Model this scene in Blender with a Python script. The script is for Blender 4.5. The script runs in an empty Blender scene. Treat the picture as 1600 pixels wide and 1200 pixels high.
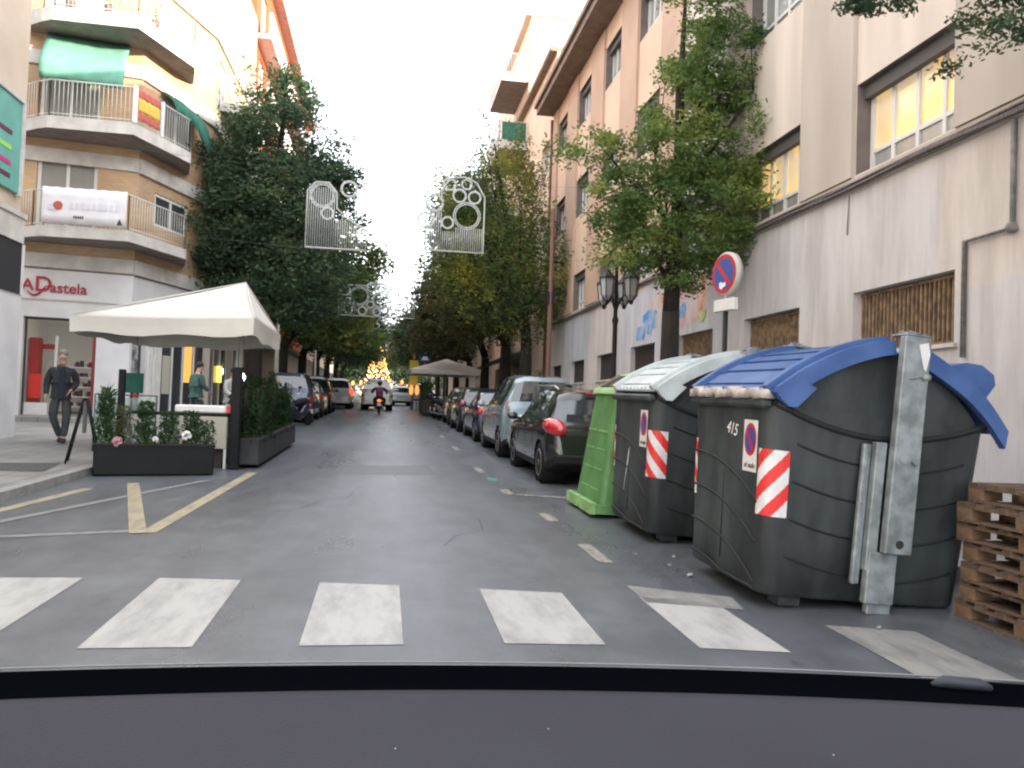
import bpy, bmesh, math, random
import numpy as np
from math import sin, cos, pi, radians, atan, sqrt, atan2, hypot
from mathutils import Vector, Matrix
random.seed(7); rng = np.random.default_rng(7)
sc = bpy.context.scene
S = 0.0216                      # the street climbs gently away from the viewer
def gz(y): return S * y

# ------------------------------------------------------------------ camera
cd = bpy.data.cameras.new('Camera'); cam = bpy.data.objects.new('Camera', cd); sc.collection.objects.link(cam)
cd.sensor_width = 36; cd.lens = 1250 / 1600 * 36; cd.clip_start = 0.05; cd.clip_end = 2000
cam.matrix_world = Matrix.Translation((0, 0, 1.45)) @ Matrix.Rotation(radians(-9.034), 4, 'Z') @ Matrix.Rotation(radians(91.694), 4, 'X') @ Matrix.Rotation(radians(2.0), 4, 'Z')
sc.camera = cam

# ------------------------------------------------------------------ light
SUN_EL, SUN_AZ = radians(12), radians(124)      # azimuth clockwise from +Y
w = bpy.data.worlds.new("World"); sc.world = w; w.use_nodes = True
nt = w.node_tree; nt.nodes.clear()
sky = nt.nodes.new('ShaderNodeTexSky'); sky.sky_type = 'NISHITA'; sky.sun_disc = False
sky.sun_elevation = SUN_EL; sky.sun_rotation = SUN_AZ; sky.dust_density = 3.0; sky.air_density = 1.0
hs = nt.nodes.new('ShaderNodeHueSaturation'); hs.inputs['Saturation'].default_value = 0.35
mxc = nt.nodes.new('ShaderNodeMixRGB'); mxc.inputs[0].default_value = 0.5; mxc.inputs[2].default_value = (6.6, 6.8, 7.2, 1)
bg = nt.nodes.new('ShaderNodeBackground'); bg.inputs['Strength'].default_value = 0.13
out = nt.nodes.new('ShaderNodeOutputWorld')
nt.links.new(sky.outputs[0], hs.inputs['Color']); nt.links.new(hs.outputs[0], mxc.inputs[1])
nt.links.new(mxc.outputs[0], bg.inputs['Color']); nt.links.new(bg.outputs[0], out.inputs['Surface'])
sl = bpy.data.lights.new('sun', 'SUN'); sl.energy = 2.4; sl.angle = radians(0.6); sl.color = (1.0, 0.84, 0.66)
so = bpy.data.objects.new('sun', sl); sc.collection.objects.link(so)
sd = Vector((sin(SUN_AZ) * cos(SUN_EL), cos(SUN_AZ) * cos(SUN_EL), sin(SUN_EL)))
so.rotation_euler = sd.to_track_quat('Z', 'Y').to_euler()
sc.view_settings.view_transform = 'Standard'; sc.view_settings.look = 'None'
sc.view_settings.exposure = 2.45; sc.view_settings.gamma = 1
sc.cycles.pixel_filter_type = 'BLACKMAN_HARRIS'; sc.cycles.filter_width = 2.2
sc.cycles.max_bounces = 6; sc.cycles.transparent_max_bounces = 8

# ------------------------------------------------------------------ materials
MATS = {}
def mat(name, col, rough=0.6, metal=0.0, var=0.0, scale=3.0, col2=None, bump=0.0, bscale=40.0, emit=None, estr=0.0,
        coat=0.0, spec=0.5, stretch=(1, 1, 1), detail=5.0, thr=None, trans=0.0):
    if name in MATS: return MATS[name]
    m = bpy.data.materials.new(name); m.use_nodes = True; t = m.node_tree; b = t.nodes['Principled BSDF']
    b.inputs['Roughness'].default_value = rough; b.inputs['Metallic'].default_value = metal
    b.inputs['Coat Weight'].default_value = coat; b.inputs['Specular IOR Level'].default_value = spec
    c4 = (*col, 1)
    b.inputs['Base Color'].default_value = c4
    tc = t.nodes.new('ShaderNodeTexCoord'); mp = t.nodes.new('ShaderNodeMapping'); mp.inputs['Scale'].default_value = stretch
    t.links.new(tc.outputs['Object'], mp.inputs['Vector'])
    if var > 0 or col2:
        n = t.nodes.new('ShaderNodeTexNoise'); n.inputs['Scale'].default_value = scale; n.inputs['Detail'].default_value = detail
        t.links.new(mp.outputs[0], n.inputs['Vector'])
        r = t.nodes.new('ShaderNodeValToRGB')
        lo, hi = thr or (0.35, 0.65)
        r.color_ramp.elements[0].position = lo; r.color_ramp.elements[1].position = hi
        if col2: a, d = col, col2
        else: a = tuple(x * (1 - var) for x in col); d = tuple(min(1, x * (1 + var)) for x in col)
        r.color_ramp.elements[0].color = (*a, 1); r.color_ramp.elements[1].color = (*d, 1)
        t.links.new(n.outputs['Fac'], r.inputs[0]); t.links.new(r.outputs[0], b.inputs['Base Color'])
    if bump > 0:
        n2 = t.nodes.new('ShaderNodeTexNoise'); n2.inputs['Scale'].default_value = bscale; n2.inputs['Detail'].default_value = 4
        bp = t.nodes.new('ShaderNodeBump'); bp.inputs['Strength'].default_value = bump; bp.inputs['Distance'].default_value = 0.02
        t.links.new(mp.outputs[0], n2.inputs['Vector']); t.links.new(n2.outputs['Fac'], bp.inputs['Height']); t.links.new(bp.outputs[0], b.inputs['Normal'])
    if emit:
        b.inputs['Emission Color'].default_value = (*emit, 1); b.inputs['Emission Strength'].default_value = estr
    if trans: b.inputs['Transmission Weight'].default_value = trans
    MATS[name] = m; return m

def leafmat(name, cols, scale=0.9):
    m = bpy.data.materials.new(name); m.use_nodes = True; t = m.node_tree; b = t.nodes['Principled BSDF']
    b.inputs['Roughness'].default_value = 0.6; b.inputs['Specular IOR Level'].default_value = 0.25
    tc = t.nodes.new('ShaderNodeTexCoord'); n = t.nodes.new('ShaderNodeTexNoise'); n.inputs['Scale'].default_value = scale; n.inputs['Detail'].default_value = 8
    n.inputs['Roughness'].default_value = 0.7
    t.links.new(tc.outputs['Object'], n.inputs['Vector'])
    r = t.nodes.new('ShaderNodeValToRGB'); e = r.color_ramp.elements
    e[0].position = 0.32; e[0].color = (*cols[0], 1); e[1].position = 0.70; e[1].color = (*cols[2], 1)
    k = e.new(0.52); k.color = (*cols[1], 1)
    t.links.new(n.outputs['Fac'], r.inputs[0]); t.links.new(r.outputs[0], b.inputs['Base Color'])
    tr = t.nodes.new('ShaderNodeBsdfTranslucent'); t.links.new(r.outputs[0], tr.inputs['Color'])
    mx = t.nodes.new('ShaderNodeMixShader'); mx.inputs[0].default_value = 0.38
    t.links.new(b.outputs[0], mx.inputs[1]); t.links.new(tr.outputs[0], mx.inputs[2])
    t.links.new(mx.outputs[0], t.nodes['Material Output'].inputs['Surface'])
    return m

def asphalt():
    m = bpy.data.materials.new('asphalt'); m.use_nodes = True; t = m.node_tree; b = t.nodes['Principled BSDF']
    tc = t.nodes.new('ShaderNodeTexCoord')
    def noise(sx, sy, scale, det=6, rough=0.6):
        mp = t.nodes.new('ShaderNodeMapping'); mp.inputs['Scale'].default_value = (sx, sy, 1)
        n = t.nodes.new('ShaderNodeTexNoise'); n.inputs['Scale'].default_value = scale; n.inputs['Detail'].default_value = det; n.inputs['Roughness'].default_value = rough
        t.links.new(tc.outputs['Object'], mp.inputs[0]); t.links.new(mp.outputs[0], n.inputs['Vector']); return n.outputs['Fac']
    def ramp(f, p0, p1, c0, c1):
        r = t.nodes.new('ShaderNodeValToRGB'); r.color_ramp.elements[0].position = p0; r.color_ramp.elements[1].position = p1
        r.color_ramp.elements[0].color = (c0, c0, c0, 1); r.color_ramp.elements[1].color = (c1, c1, c1, 1); t.links.new(f, r.inputs[0]); return r.outputs[0]
    def mul(a, c):
        x = t.nodes.new('ShaderNodeMixRGB'); x.blend_type = 'MULTIPLY'; x.inputs[0].default_value = 1; t.links.new(a, x.inputs[1]); t.links.new(c, x.inputs[2]); return x.outputs[0]
    base = t.nodes.new('ShaderNodeRGB'); base.outputs[0].default_value = (0.103, 0.113, 0.128, 1)
    big = ramp(noise(1, 0.16, 0.75), 0.3, 0.7, 0.70, 1.28)         # long tyre-polished streaks
    mid = ramp(noise(1, 1, 2.6, 8), 0.35, 0.68, 0.80, 1.16)
    fine = ramp(noise(1, 1, 90, 3), 0.3, 0.7, 0.82, 1.2)
    spots = ramp(noise(1, 0.7, 5.5, 4), 0.28, 0.36, 0.72, 1.0)    # oil spots
    c = mul(mul(mul(mul(base.outputs[0], big), mid), fine), spots)
    t.links.new(c, b.inputs['Base Color'])
    rr = ramp(noise(1, 0.25, 1.2), 0.3, 0.7, 0.24, 0.40); t.links.new(rr, b.inputs['Roughness'])
    bp = t.nodes.new('ShaderNodeBump'); bp.inputs['Strength'].default_value = 0.35; bp.inputs['Distance'].default_value = 0.01
    t.links.new(noise(1, 1, 120, 3), bp.inputs['Height']); t.links.new(bp.outputs[0], b.inputs['Normal'])
    return m

def paving(name, col, sx, sy):
    m = bpy.data.materials.new(name); m.use_nodes = True; t = m.node_tree; b = t.nodes['Principled BSDF']; b.inputs['Roughness'].default_value = 0.6
    tc = t.nodes.new('ShaderNodeTexCoord'); br = t.nodes.new('ShaderNodeTexBrick'); br.offset = 0.0
    br.inputs['Scale'].default_value = 1; br.inputs['Brick Width'].default_value = sx; br.inputs['Row Height'].default_value = sy; br.inputs['Mortar Size'].default_value = 0.012
    br.inputs['Color1'].default_value = (*col, 1); br.inputs['Color2'].default_value = (*[c * 0.86 for c in col], 1); br.inputs['Mortar'].default_value = (*[c * 0.5 for c in col], 1)
    n = t.nodes.new('ShaderNodeTexNoise'); n.inputs['Scale'].default_value = 1.1; n.inputs['Detail'].default_value = 8
    r = t.nodes.new('ShaderNodeValToRGB'); r.color_ramp.elements[0].color = (0.72, 0.71, 0.7, 1); r.color_ramp.elements[1].color = (1.15, 1.15, 1.15, 1)
    r.color_ramp.elements[0].position = 0.3; r.color_ramp.elements[1].position = 0.7
    x = t.nodes.new('ShaderNodeMixRGB'); x.blend_type = 'MULTIPLY'; x.inputs[0].default_value = 1
    t.links.new(tc.outputs['Object'], br.inputs['Vector']); t.links.new(tc.outputs['Object'], n.inputs['Vector']); t.links.new(n.outputs['Fac'], r.inputs[0])
    t.links.new(br.outputs['Color'], x.inputs[1]); t.links.new(r.outputs[0], x.inputs[2]); t.links.new(x.outputs[0], b.inputs['Base Color'])
    return m

def paintmat(name, col, worn, lo=0.36, hi=0.5, scale=7):
    """road paint: worn through in patches"""
    m = bpy.data.materials.new(name); m.use_nodes = True; t = m.node_tree; b = t.nodes['Principled BSDF']; b.inputs['Roughness'].default_value = 0.6
    tc = t.nodes.new('ShaderNodeTexCoord'); mp = t.nodes.new('ShaderNodeMapping'); mp.inputs['Scale'].default_value = (1.6, 0.5, 1)
    n = t.nodes.new('ShaderNodeTexNoise'); n.inputs['Scale'].default_value = scale; n.inputs['Detail'].default_value = 10; n.inputs['Roughness'].default_value = 0.65
    r = t.nodes.new('ShaderNodeValToRGB'); r.color_ramp.elements[0].position = lo; r.color_ramp.elements[1].position = hi
    r.color_ramp.elements[0].color = (*worn, 1); r.color_ramp.elements[1].color = (*col, 1)
    t.links.new(tc.outputs['Object'], mp.inputs[0]); t.links.new(mp.outputs[0], n.inputs['Vector']); t.links.new(n.outputs['Fac'], r.inputs[0]); t.links.new(r.outputs[0], b.inputs['Base Color'])
    return m

def brickmat(name, c1, c2, mortar, bw=0.24, bh=0.065):
    m = bpy.data.materials.new(name); m.use_nodes = True; t = m.node_tree; b = t.nodes['Principled BSDF']; b.inputs['Roughness'].default_value = 0.8
    tc = t.nodes.new('ShaderNodeTexCoord'); sep = t.nodes.new('ShaderNodeSeparateXYZ'); t.links.new(tc.outputs['Object'], sep.inputs[0])
    ad = t.nodes.new('ShaderNodeMath'); ad.operation = 'ADD'; t.links.new(sep.outputs[0], ad.inputs[0]); t.links.new(sep.outputs[1], ad.inputs[1])
    cb = t.nodes.new('ShaderNodeCombineXYZ'); t.links.new(ad.outputs[0], cb.inputs[0]); t.links.new(sep.outputs[2], cb.inputs[1])
    br = t.nodes.new('ShaderNodeTexBrick'); br.inputs['Scale'].default_value = 1; br.inputs['Brick Width'].default_value = bw; br.inputs['Row Height'].default_value = bh; br.inputs['Mortar Size'].default_value = 0.008
    br.inputs['Color1'].default_value = (*c1, 1); br.inputs['Color2'].default_value = (*c2, 1); br.inputs['Mortar'].default_value = (*mortar, 1)
    n = t.nodes.new('ShaderNodeTexNoise'); n.inputs['Scale'].default_value = 0.8; n.inputs['Detail'].default_value = 8
    r = t.nodes.new('ShaderNodeValToRGB'); r.color_ramp.elements[0].color = (0.8, 0.79, 0.78, 1); r.color_ramp.elements[1].color = (1.1, 1.1, 1.1, 1); r.color_ramp.elements[0].position = 0.3; r.color_ramp.elements[1].position = 0.7
    x = t.nodes.new('ShaderNodeMixRGB'); x.blend_type = 'MULTIPLY'; x.inputs[0].default_value = 1
    t.links.new(cb.outputs[0], br.inputs['Vector']); t.links.new(tc.outputs['Object'], n.inputs['Vector']); t.links.new(n.outputs['Fac'], r.inputs[0])
    t.links.new(br.outputs['Color'], x.inputs[1]); t.links.new(r.outputs[0], x.inputs[2]); t.links.new(x.outputs[0], b.inputs['Base Color'])
    return m

def patchwall(name):
    """painted-over wall: rectangular patches of slightly different leftover paints, stains running down"""
    m = bpy.data.materials.new(name); m.use_nodes = True; t = m.node_tree; b = t.nodes['Principled BSDF']; b.inputs['Roughness'].default_value = 0.85
    tc = t.nodes.new('ShaderNodeTexCoord')
    sp = t.nodes.new('ShaderNodeSeparateXYZ'); t.links.new(tc.outputs['Object'], sp.inputs[0]); cb = t.nodes.new('ShaderNodeCombineXYZ'); t.links.new(sp.outputs[1], cb.inputs[0]); t.links.new(sp.outputs[2], cb.inputs[1])
    wn = t.nodes.new('ShaderNodeTexNoise'); wn.inputs['Scale'].default_value = 9; wn.inputs['Detail'].default_value = 4; t.links.new(tc.outputs['Object'], wn.inputs['Vector'])
    va = t.nodes.new('ShaderNodeVectorMath'); va.operation = 'MULTIPLY_ADD'; va.inputs[1].default_value = (.22, .22, 0); t.links.new(wn.outputs['Color'], va.inputs[0]); t.links.new(cb.outputs[0], va.inputs[2])
    def bricks(w_, h_, off, c1, c2):
        br = t.nodes.new('ShaderNodeTexBrick'); br.offset = off; br.inputs['Scale'].default_value = 1; br.inputs['Brick Width'].default_value = w_; br.inputs['Row Height'].default_value = h_; br.inputs['Mortar Size'].default_value = 0
        br.inputs['Color1'].default_value = (*c1, 1); br.inputs['Color2'].default_value = (*c2, 1); t.links.new(va.outputs[0], br.inputs['Vector']); return br
    ba = bricks(3.3, 1.55, .35, (0.53, 0.525, 0.545), (0.60, 0.54, 0.49)); bb = bricks(2.1, 2.6, .6, (1.0, 1.0, 1.0), (0.90, 0.91, 0.93))
    r = t.nodes.new('ShaderNodeMixRGB'); r.blend_type = 'MULTIPLY'; r.inputs[0].default_value = 1; t.links.new(ba.outputs['Color'], r.inputs[1]); t.links.new(bb.outputs['Color'], r.inputs[2])
    mp2 = t.nodes.new('ShaderNodeMapping'); mp2.inputs['Scale'].default_value = (1, 2.2, 0.35); t.links.new(tc.outputs['Object'], mp2.inputs[0])
    n = t.nodes.new('ShaderNodeTexNoise'); n.inputs['Scale'].default_value = 1.3; n.inputs['Detail'].default_value = 9; n.inputs['Roughness'].default_value = 0.65; t.links.new(mp2.outputs[0], n.inputs['Vector'])
    r2 = t.nodes.new('ShaderNodeValToRGB'); r2.color_ramp.elements[0].color = (0.74, 0.73, 0.72, 1); r2.color_ramp.elements[1].color = (1.06, 1.06, 1.06, 1); r2.color_ramp.elements[0].position = 0.28; r2.color_ramp.elements[1].position = 0.6
    t.links.new(n.outputs['Fac'], r2.inputs[0])
    x = t.nodes.new('ShaderNodeMixRGB'); x.blend_type = 'MULTIPLY'; x.inputs[0].default_value = 1
    t.links.new(r.outputs[0], x.inputs[1]); t.links.new(r2.outputs[0], x.inputs[2]); t.links.new(x.outputs[0], b.inputs['Base Color'])
    return m

M = dict(
 asphalt=asphalt(), pave=paving('pavement_tiles', (0.27, 0.265, 0.255), 0.4, 0.4), kerb=mat('kerb_stone', (0.26, 0.26, 0.25), 0.7, var=0.2, scale=6),
 ground=mat('ground', (0.12, 0.115, 0.10), 0.9, var=0.2),
 zebra=paintmat('zebra_paint', (0.37, 0.37, 0.36), (0.22, 0.22, 0.22), 0.27, 0.58, 4), zebra_dirty=paintmat('dirty_zebra_paint', (0.25, 0.25, 0.24), (0.14, 0.14, 0.14), 0.35, 0.6, 5),
 yline=paintmat('yellow_line_paint', (0.34, 0.29, 0.19), (0.20, 0.185, 0.15), 0.35, 0.55, 6), wline=paintmat('white_line_paint', (0.23, 0.23, 0.225), (0.14, 0.142, 0.145), 0.3, 0.7, 9),
 dash=paintmat('faded_dash_paint', (0.30, 0.28, 0.24), (0.12, 0.12, 0.115), 0.38, 0.6, 9), teal=mat('teal_spray_paint', (0.08, 0.20, 0.19), 0.8),
 white=mat('white_paint', (0.72, 0.72, 0.70), 0.5, var=0.06, scale=4), wall_white=mat('white_render_wall', (0.62, 0.62, 0.63), 0.75, var=0.07, scale=1.5, bump=0.1),
 wall_cream=mat('cream_render_wall', (0.55, 0.45, 0.33), 0.85, var=0.08, scale=0.7), wall_tan=mat('tan_render_wall', (0.52, 0.43, 0.34), 0.85, var=0.08, scale=0.9),
 brick=brickmat('tan_brick', (0.52, 0.35, 0.20), (0.44, 0.29, 0.165), (0.42, 0.33, 0.24)),
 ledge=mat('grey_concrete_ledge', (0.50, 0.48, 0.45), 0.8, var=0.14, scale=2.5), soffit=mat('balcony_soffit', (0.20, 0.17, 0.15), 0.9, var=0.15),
 patch=patchwall('patched_wall_paint'), wall_far=mat('peach_far_wall', (0.66, 0.48, 0.35), 0.85, var=0.07, scale=0.8), wall_up=mat('pinkish_upper_wall', (0.62, 0.54, 0.47), 0.85, var=0.09, scale=1.1, stretch=(1, 2, 0.3), detail=10),
 pil=mat('taupe_pilaster', (0.45, 0.395, 0.345), 0.85, var=0.10, detail=10, scale=1.2, stretch=(1, 1, 0.3)), pil_pink=mat('salmon_pilaster', (0.50, 0.34, 0.25), 0.85, var=0.07, scale=0.9),
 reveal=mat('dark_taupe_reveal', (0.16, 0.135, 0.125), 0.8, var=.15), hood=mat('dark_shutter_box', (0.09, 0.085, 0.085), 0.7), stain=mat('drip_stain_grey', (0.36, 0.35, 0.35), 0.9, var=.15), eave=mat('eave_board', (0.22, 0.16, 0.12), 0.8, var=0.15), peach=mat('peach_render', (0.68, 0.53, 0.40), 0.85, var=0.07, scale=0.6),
 red=mat('orange_red_render', (0.42, 0.075, 0.018), 0.8, var=0.08, scale=1.2), frame=mat('white_window_frame', (0.68, 0.68, 0.66), 0.4), frame_dark=mat('dark_window_frame', (0.04, 0.04, 0.045), 0.4),
 glass=mat('window_glass', (0.05, 0.055, 0.06), 0.06, spec=0.9), glass_pale=mat('curtained_window_glass', (0.30, 0.30, 0.29), 0.12, spec=0.9, var=0.15, scale=2.5, stretch=(3, 3, 0.3)),
 shutter=mat('grey_roller_shutter', (0.26, 0.26, 0.24), 0.6, var=0.06), shutter_white=mat('pale_roller_shutter', (0.5, 0.5, 0.48), 0.6),
 dark=mat('dark_opening', (0.02, 0.02, 0.02), 0.9), slat=mat('rusty_tan_grille_bar', (0.22, 0.145, 0.085), 0.7, var=0.4, scale=9), grille=mat('dark_grille_mesh', (0.055, 0.045, 0.04), 0.8, var=0.3, scale=20),
 cable=mat('cable_bundle', (0.12, 0.105, 0.10), 0.7, var=0.4, scale=8, stretch=(1, 4, 1)), pipe=mat('grey_conduit', (0.16, 0.155, 0.15), 0.6, var=0.3, scale=12), rustpipe=mat('brown_drainpipe', (0.16, 0.08, 0.06), 0.6),
 bin=mat('dark_grey_bin_plastic', (0.034, 0.041, 0.042), 0.52, var=0.42, scale=3.5, bump=0.2, bscale=14, spec=.35, stretch=(1, 1, .35), detail=10), bin_rib=mat('bin_rib_groove', (0.014, 0.016, 0.017), 0.6, spec=.3),
 blue=mat('blue_lid_plastic', (0.032, 0.078, 0.22), 0.45, col2=(0.055, 0.115, 0.285), scale=4, detail=10, spec=.4), greylid=mat('pale_grey_lid_plastic', (0.45, 0.50, 0.51), 0.45, var=0.14, scale=4, detail=10),
 green=mat('green_bin_plastic', (0.085, 0.215, 0.065), 0.5, var=0.2, scale=3.5, detail=10), lgreen=mat('light_green_bin_plastic', (0.22, 0.40, 0.15), 0.5, var=0.15, scale=3, detail=10), greend=mat('green_groove', (0.17, 0.36, 0.13), 0.5),
 galv=mat('galvanised_steel', (0.22, 0.25, 0.26), 0.55, metal=0.35, var=0.3, scale=9, detail=10), card=mat('crumpled_grey_cardboard', (0.42, 0.38, 0.34), 0.9, var=0.25, scale=14),
 refl_r=mat('red_reflective_tape', (0.62, 0.03, 0.025), 0.35), refl_w=mat('white_reflective_tape', (0.62, 0.62, 0.62), 0.3, var=0.1, scale=9),
 sign_r=mat('sign_red', (0.45, 0.02, 0.03), 0.4), sign_b=mat('sign_blue', (0.03, 0.07, 0.28), 0.4), sign_w=mat('sign_white', (0.62, 0.62, 0.60), 0.5, var=0.06), sign_back=mat('sign_rim_grey', (0.45, 0.44, 0.40), 0.5),
 iron=mat('black_iron', (0.012, 0.012, 0.013), 0.55, var=0.2, spec=.3), lampglass=mat('lantern_glass', (0.35, 0.35, 0.34), 0.25), bark=mat('tree_bark', (0.020, 0.016, 0.013), 0.95, var=0.4, scale=14, stretch=(1, 1, 0.2), bump=0.6, bscale=18),
 wood=mat('pallet_wood', (0.15, 0.095, 0.06), 0.8, col2=(0.07, 0.05, 0.036), scale=6, stretch=(1, 5, 5)), wood_l=mat('pallet_block_wood', (0.21, 0.13, 0.07), 0.8, col2=(0.10, 0.07, 0.045), scale=9), canvas=mat('cream_canvas', (0.66, 0.64, 0.58), 0.85, var=0.04, scale=2), canvas2=mat('sand_canvas', (0.78, 0.72, 0.66), 0.85),
 planter=mat('black_planter', (0.008, 0.009, 0.011), 0.6, var=0.15, spec=.2), planter_g=mat('weathered_dark_planter', (0.032, 0.034, 0.036), 0.6, var=0.3, spec=.25), awn=mat('green_awning_canvas', (0.13, 0.30, 0.235), 0.9, spec=.1, var=0.08, scale=3), awn_d=mat('dark_green_awning_canvas', (0.04, 0.13, 0.10), 0.9, spec=.1, var=0.15, scale=4),
 tealsign=mat('teal_shop_banner', (0.12, 0.36, 0.31), 0.6, var=0.1), flag_r=mat('flag_red', (0.42, 0.10, 0.08), 0.8), flag_y=mat('flag_yellow', (0.58, 0.40, 0.07), 0.8), banner=mat('white_banner', (0.70, 0.69, 0.72), 0.7, var=0.05, scale=5),
 txtred=mat('red_sign_letters', (0.35, 0.02, 0.04), 0.5), txtblk=mat('black_print', (0.03, 0.03, 0.035), 0.6), lilac=mat('faded_lilac_print', (0.62, 0.60, 0.67), 0.7), rail=mat('white_railing_paint', (0.62, 0.61, 0.57), 0.5),
 tyre=mat('tyre_rubber', (0.010, 0.010, 0.010), 0.85, spec=.2), rim=mat('alloy_rim', (0.35, 0.36, 0.37), 0.3, metal=0.8), carglass=mat('car_glass', (0.02, 0.03, 0.038), 0.04, spec=1.0, coat=0.6), tail=mat('red_tail_lamp', (0.42, 0.008, 0.014), 0.18, coat=1.0, spec=0.8, var=.35, scale=14),
 tail_on=mat('lit_tail_lamp', (0.6, 0.03, 0.02), 0.3, emit=(1, 0.10, 0.05), estr=.35), orange_on=mat('lit_orange_lamp', (0.8, 0.2, 0.05), 0.3, emit=(1, 0.16, 0.03), estr=.40), blackp=mat('black_trim_plastic', (0.010, 0.010, 0.011), 0.6, spec=.25), chrome=mat('chrome', (0.6, 0.6, 0.6), 0.15, metal=1),
 headlamp=mat('headlamp_glass', (0.45, 0.47, 0.5), 0.1, spec=0.9), plate=mat('number_plate', (0.6, 0.6, 0.58), 0.5), orangep=mat('orange_reflector', (0.6, 0.2, 0.03), 0.3),
 wire=mat('pale_light_garland', (0.55, 0.57, 0.56), 0.4), wire_t=mat('steel_wire', (0.10, 0.10, 0.10), 0.6), gold=mat('golden_fairy_lights', (0.8, 0.4, 0.08), 0.5, emit=(1.0, 0.50, 0.16), estr=.5), goldw=mat('white_gold_fairy_lights', (0.9, 0.8, 0.5), 0.5, emit=(1.0, 0.80, 0.40), estr=1.3),
 skin=mat('skin', (0.52, 0.31, 0.22), 0.55, var=0.06, scale=8), hair=mat('dark_hair', (0.03, 0.022, 0.018), 0.7), hair_g=mat('grey_hair', (0.20, 0.19, 0.18), 0.8), jacket=mat('charcoal_jacket', (0.024, 0.025, 0.030), 0.85, var=0.15, scale=6),
 sweater=mat('navy_sweater', (0.016, 0.02, 0.032), 0.9), sleeve=mat('black_sleeve', (0.018, 0.019, 0.024), 0.85), jeans=mat('dark_grey_trousers', (0.040, 0.046, 0.050), 0.85, var=0.2, scale=5), shoe=mat('black_shoe', (0.02, 0.02, 0.022), 0.5), purple=mat('maroon_jacket', (0.11, 0.018, 0.06), 0.7, var=0.2, scale=6),
 teals=mat('sea_green_shirt', (0.045, 0.11, 0.10), 0.8, var=0.2, scale=6), palec=mat('pale_clothes', (0.45, 0.46, 0.43), 0.8, var=0.1), helmet=mat('dark_helmet', (0.03, 0.02, 0.03), 0.25),
 flower_w=mat('white_petals', (0.7, 0.7, 0.68), 0.7), flower_p=mat('pink_petals', (0.50, 0.25, 0.30), 0.7), soil=mat('soil', (0.04, 0.03, 0.02), 0.95),
 dash_top=mat('grey_dashboard_plastic', (0.030, 0.031, 0.042), 0.8, spec=.2, var=0.10, scale=2.5, bump=0.12, bscale=220), dash_blk=mat('black_windscreen_trim', (0.002, 0.0025, 0.004), 0.9, spec=0.0), dash_line=mat('windscreen_edge_glass', (0.16, 0.17, 0.175), 0.3),
 shop_in=mat('shop_back_wall', (0.55, 0.54, 0.50), 0.7, emit=(1, 0.95, 0.85), estr=0.01), shop_red=mat('shop_red_panel', (0.30, 0.02, 0.02), 0.5), lamp_on=mat('lit_shop_lamp', (1, 0.95, 0.8), 0.5, emit=(1, 0.95, 0.8), estr=5.0),
 warm_on=mat('lit_amber_panel', (0.8, 0.4, 0.08), 0.5, emit=(1.0, 0.50, 0.12), estr=0.16), yel_on=mat('lit_yellow_sign', (0.8, 0.6, 0.1), 0.5, emit=(1.0, 0.75, 0.15), estr=.35), white_on=mat('lit_white_lamp', (1, 1, 1), 0.5, emit=(0.9, 0.95, 1), estr=2.0), cab=mat('cream_cabinet', (0.50, 0.49, 0.40), 0.6, var=0.05),
 stone=mat('grey_tower_stone', (0.33, 0.33, 0.33), 0.9, var=0.15, scale=0.5), orangec=mat('orange_road_sign', (0.75, 0.25, 0.06), 0.6), metal_g=mat('grey_metal', (0.16, 0.165, 0.17), 0.5, metal=0.4), litter=mat('paper_litter', (0.3, 0.3, 0.29), 0.8),
 mural_o=mat('orange_graffiti', (0.62, 0.20, 0.08), 0.8, col2=(0.58, 0.42, 0.36), scale=2.4, thr=(0.42, 0.56)), mural_b=mat('blue_graffiti', (0.06, 0.25, 0.55), 0.8, col2=(0.35, 0.42, 0.55), scale=3, thr=(0.42, 0.58)),
 mural_p=mat('pink_graffiti', (0.58, 0.30, 0.28), 0.8, col2=(0.55, 0.48, 0.46), scale=2.2, thr=(0.38, 0.55)), mural_g=mat('yellow_green_graffiti', (0.35, 0.45, 0.10), 0.8, col2=(0.55, 0.5, 0.3), scale=4, thr=(0.42, 0.58)),
)
LEAF_G = leafmat('green_leaves', ((0.040, 0.090, 0.029), (0.081, 0.153, 0.043), (0.270, 0.342, 0.063)))
LEAF_D = leafmat('dark_leaves', ((0.029, 0.057, 0.033), (0.057, 0.101, 0.053), (0.145, 0.182, 0.072)))
LEAF_Y = leafmat('yellowing_leaves', ((0.038, 0.074, 0.029), (0.104, 0.152, 0.045), (0.480, 0.416, 0.064)), 0.6)
LEAF_N = leafmat('yellow_green_leaves', ((0.045, 0.095, 0.032), (0.125, 0.200, 0.055), (0.44, 0.45, 0.13)), 0.55)
LEAF_B = leafmat('bush_leaves', ((0.019, 0.044, 0.017), (0.034, 0.073, 0.025), (0.068, 0.117, 0.044)), 3.0)
LEAF_X = leafmat('autumn_leaves', ((0.051, 0.058, 0.027), (0.093, 0.102, 0.041), (0.255, 0.204, 0.068)))

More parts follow.
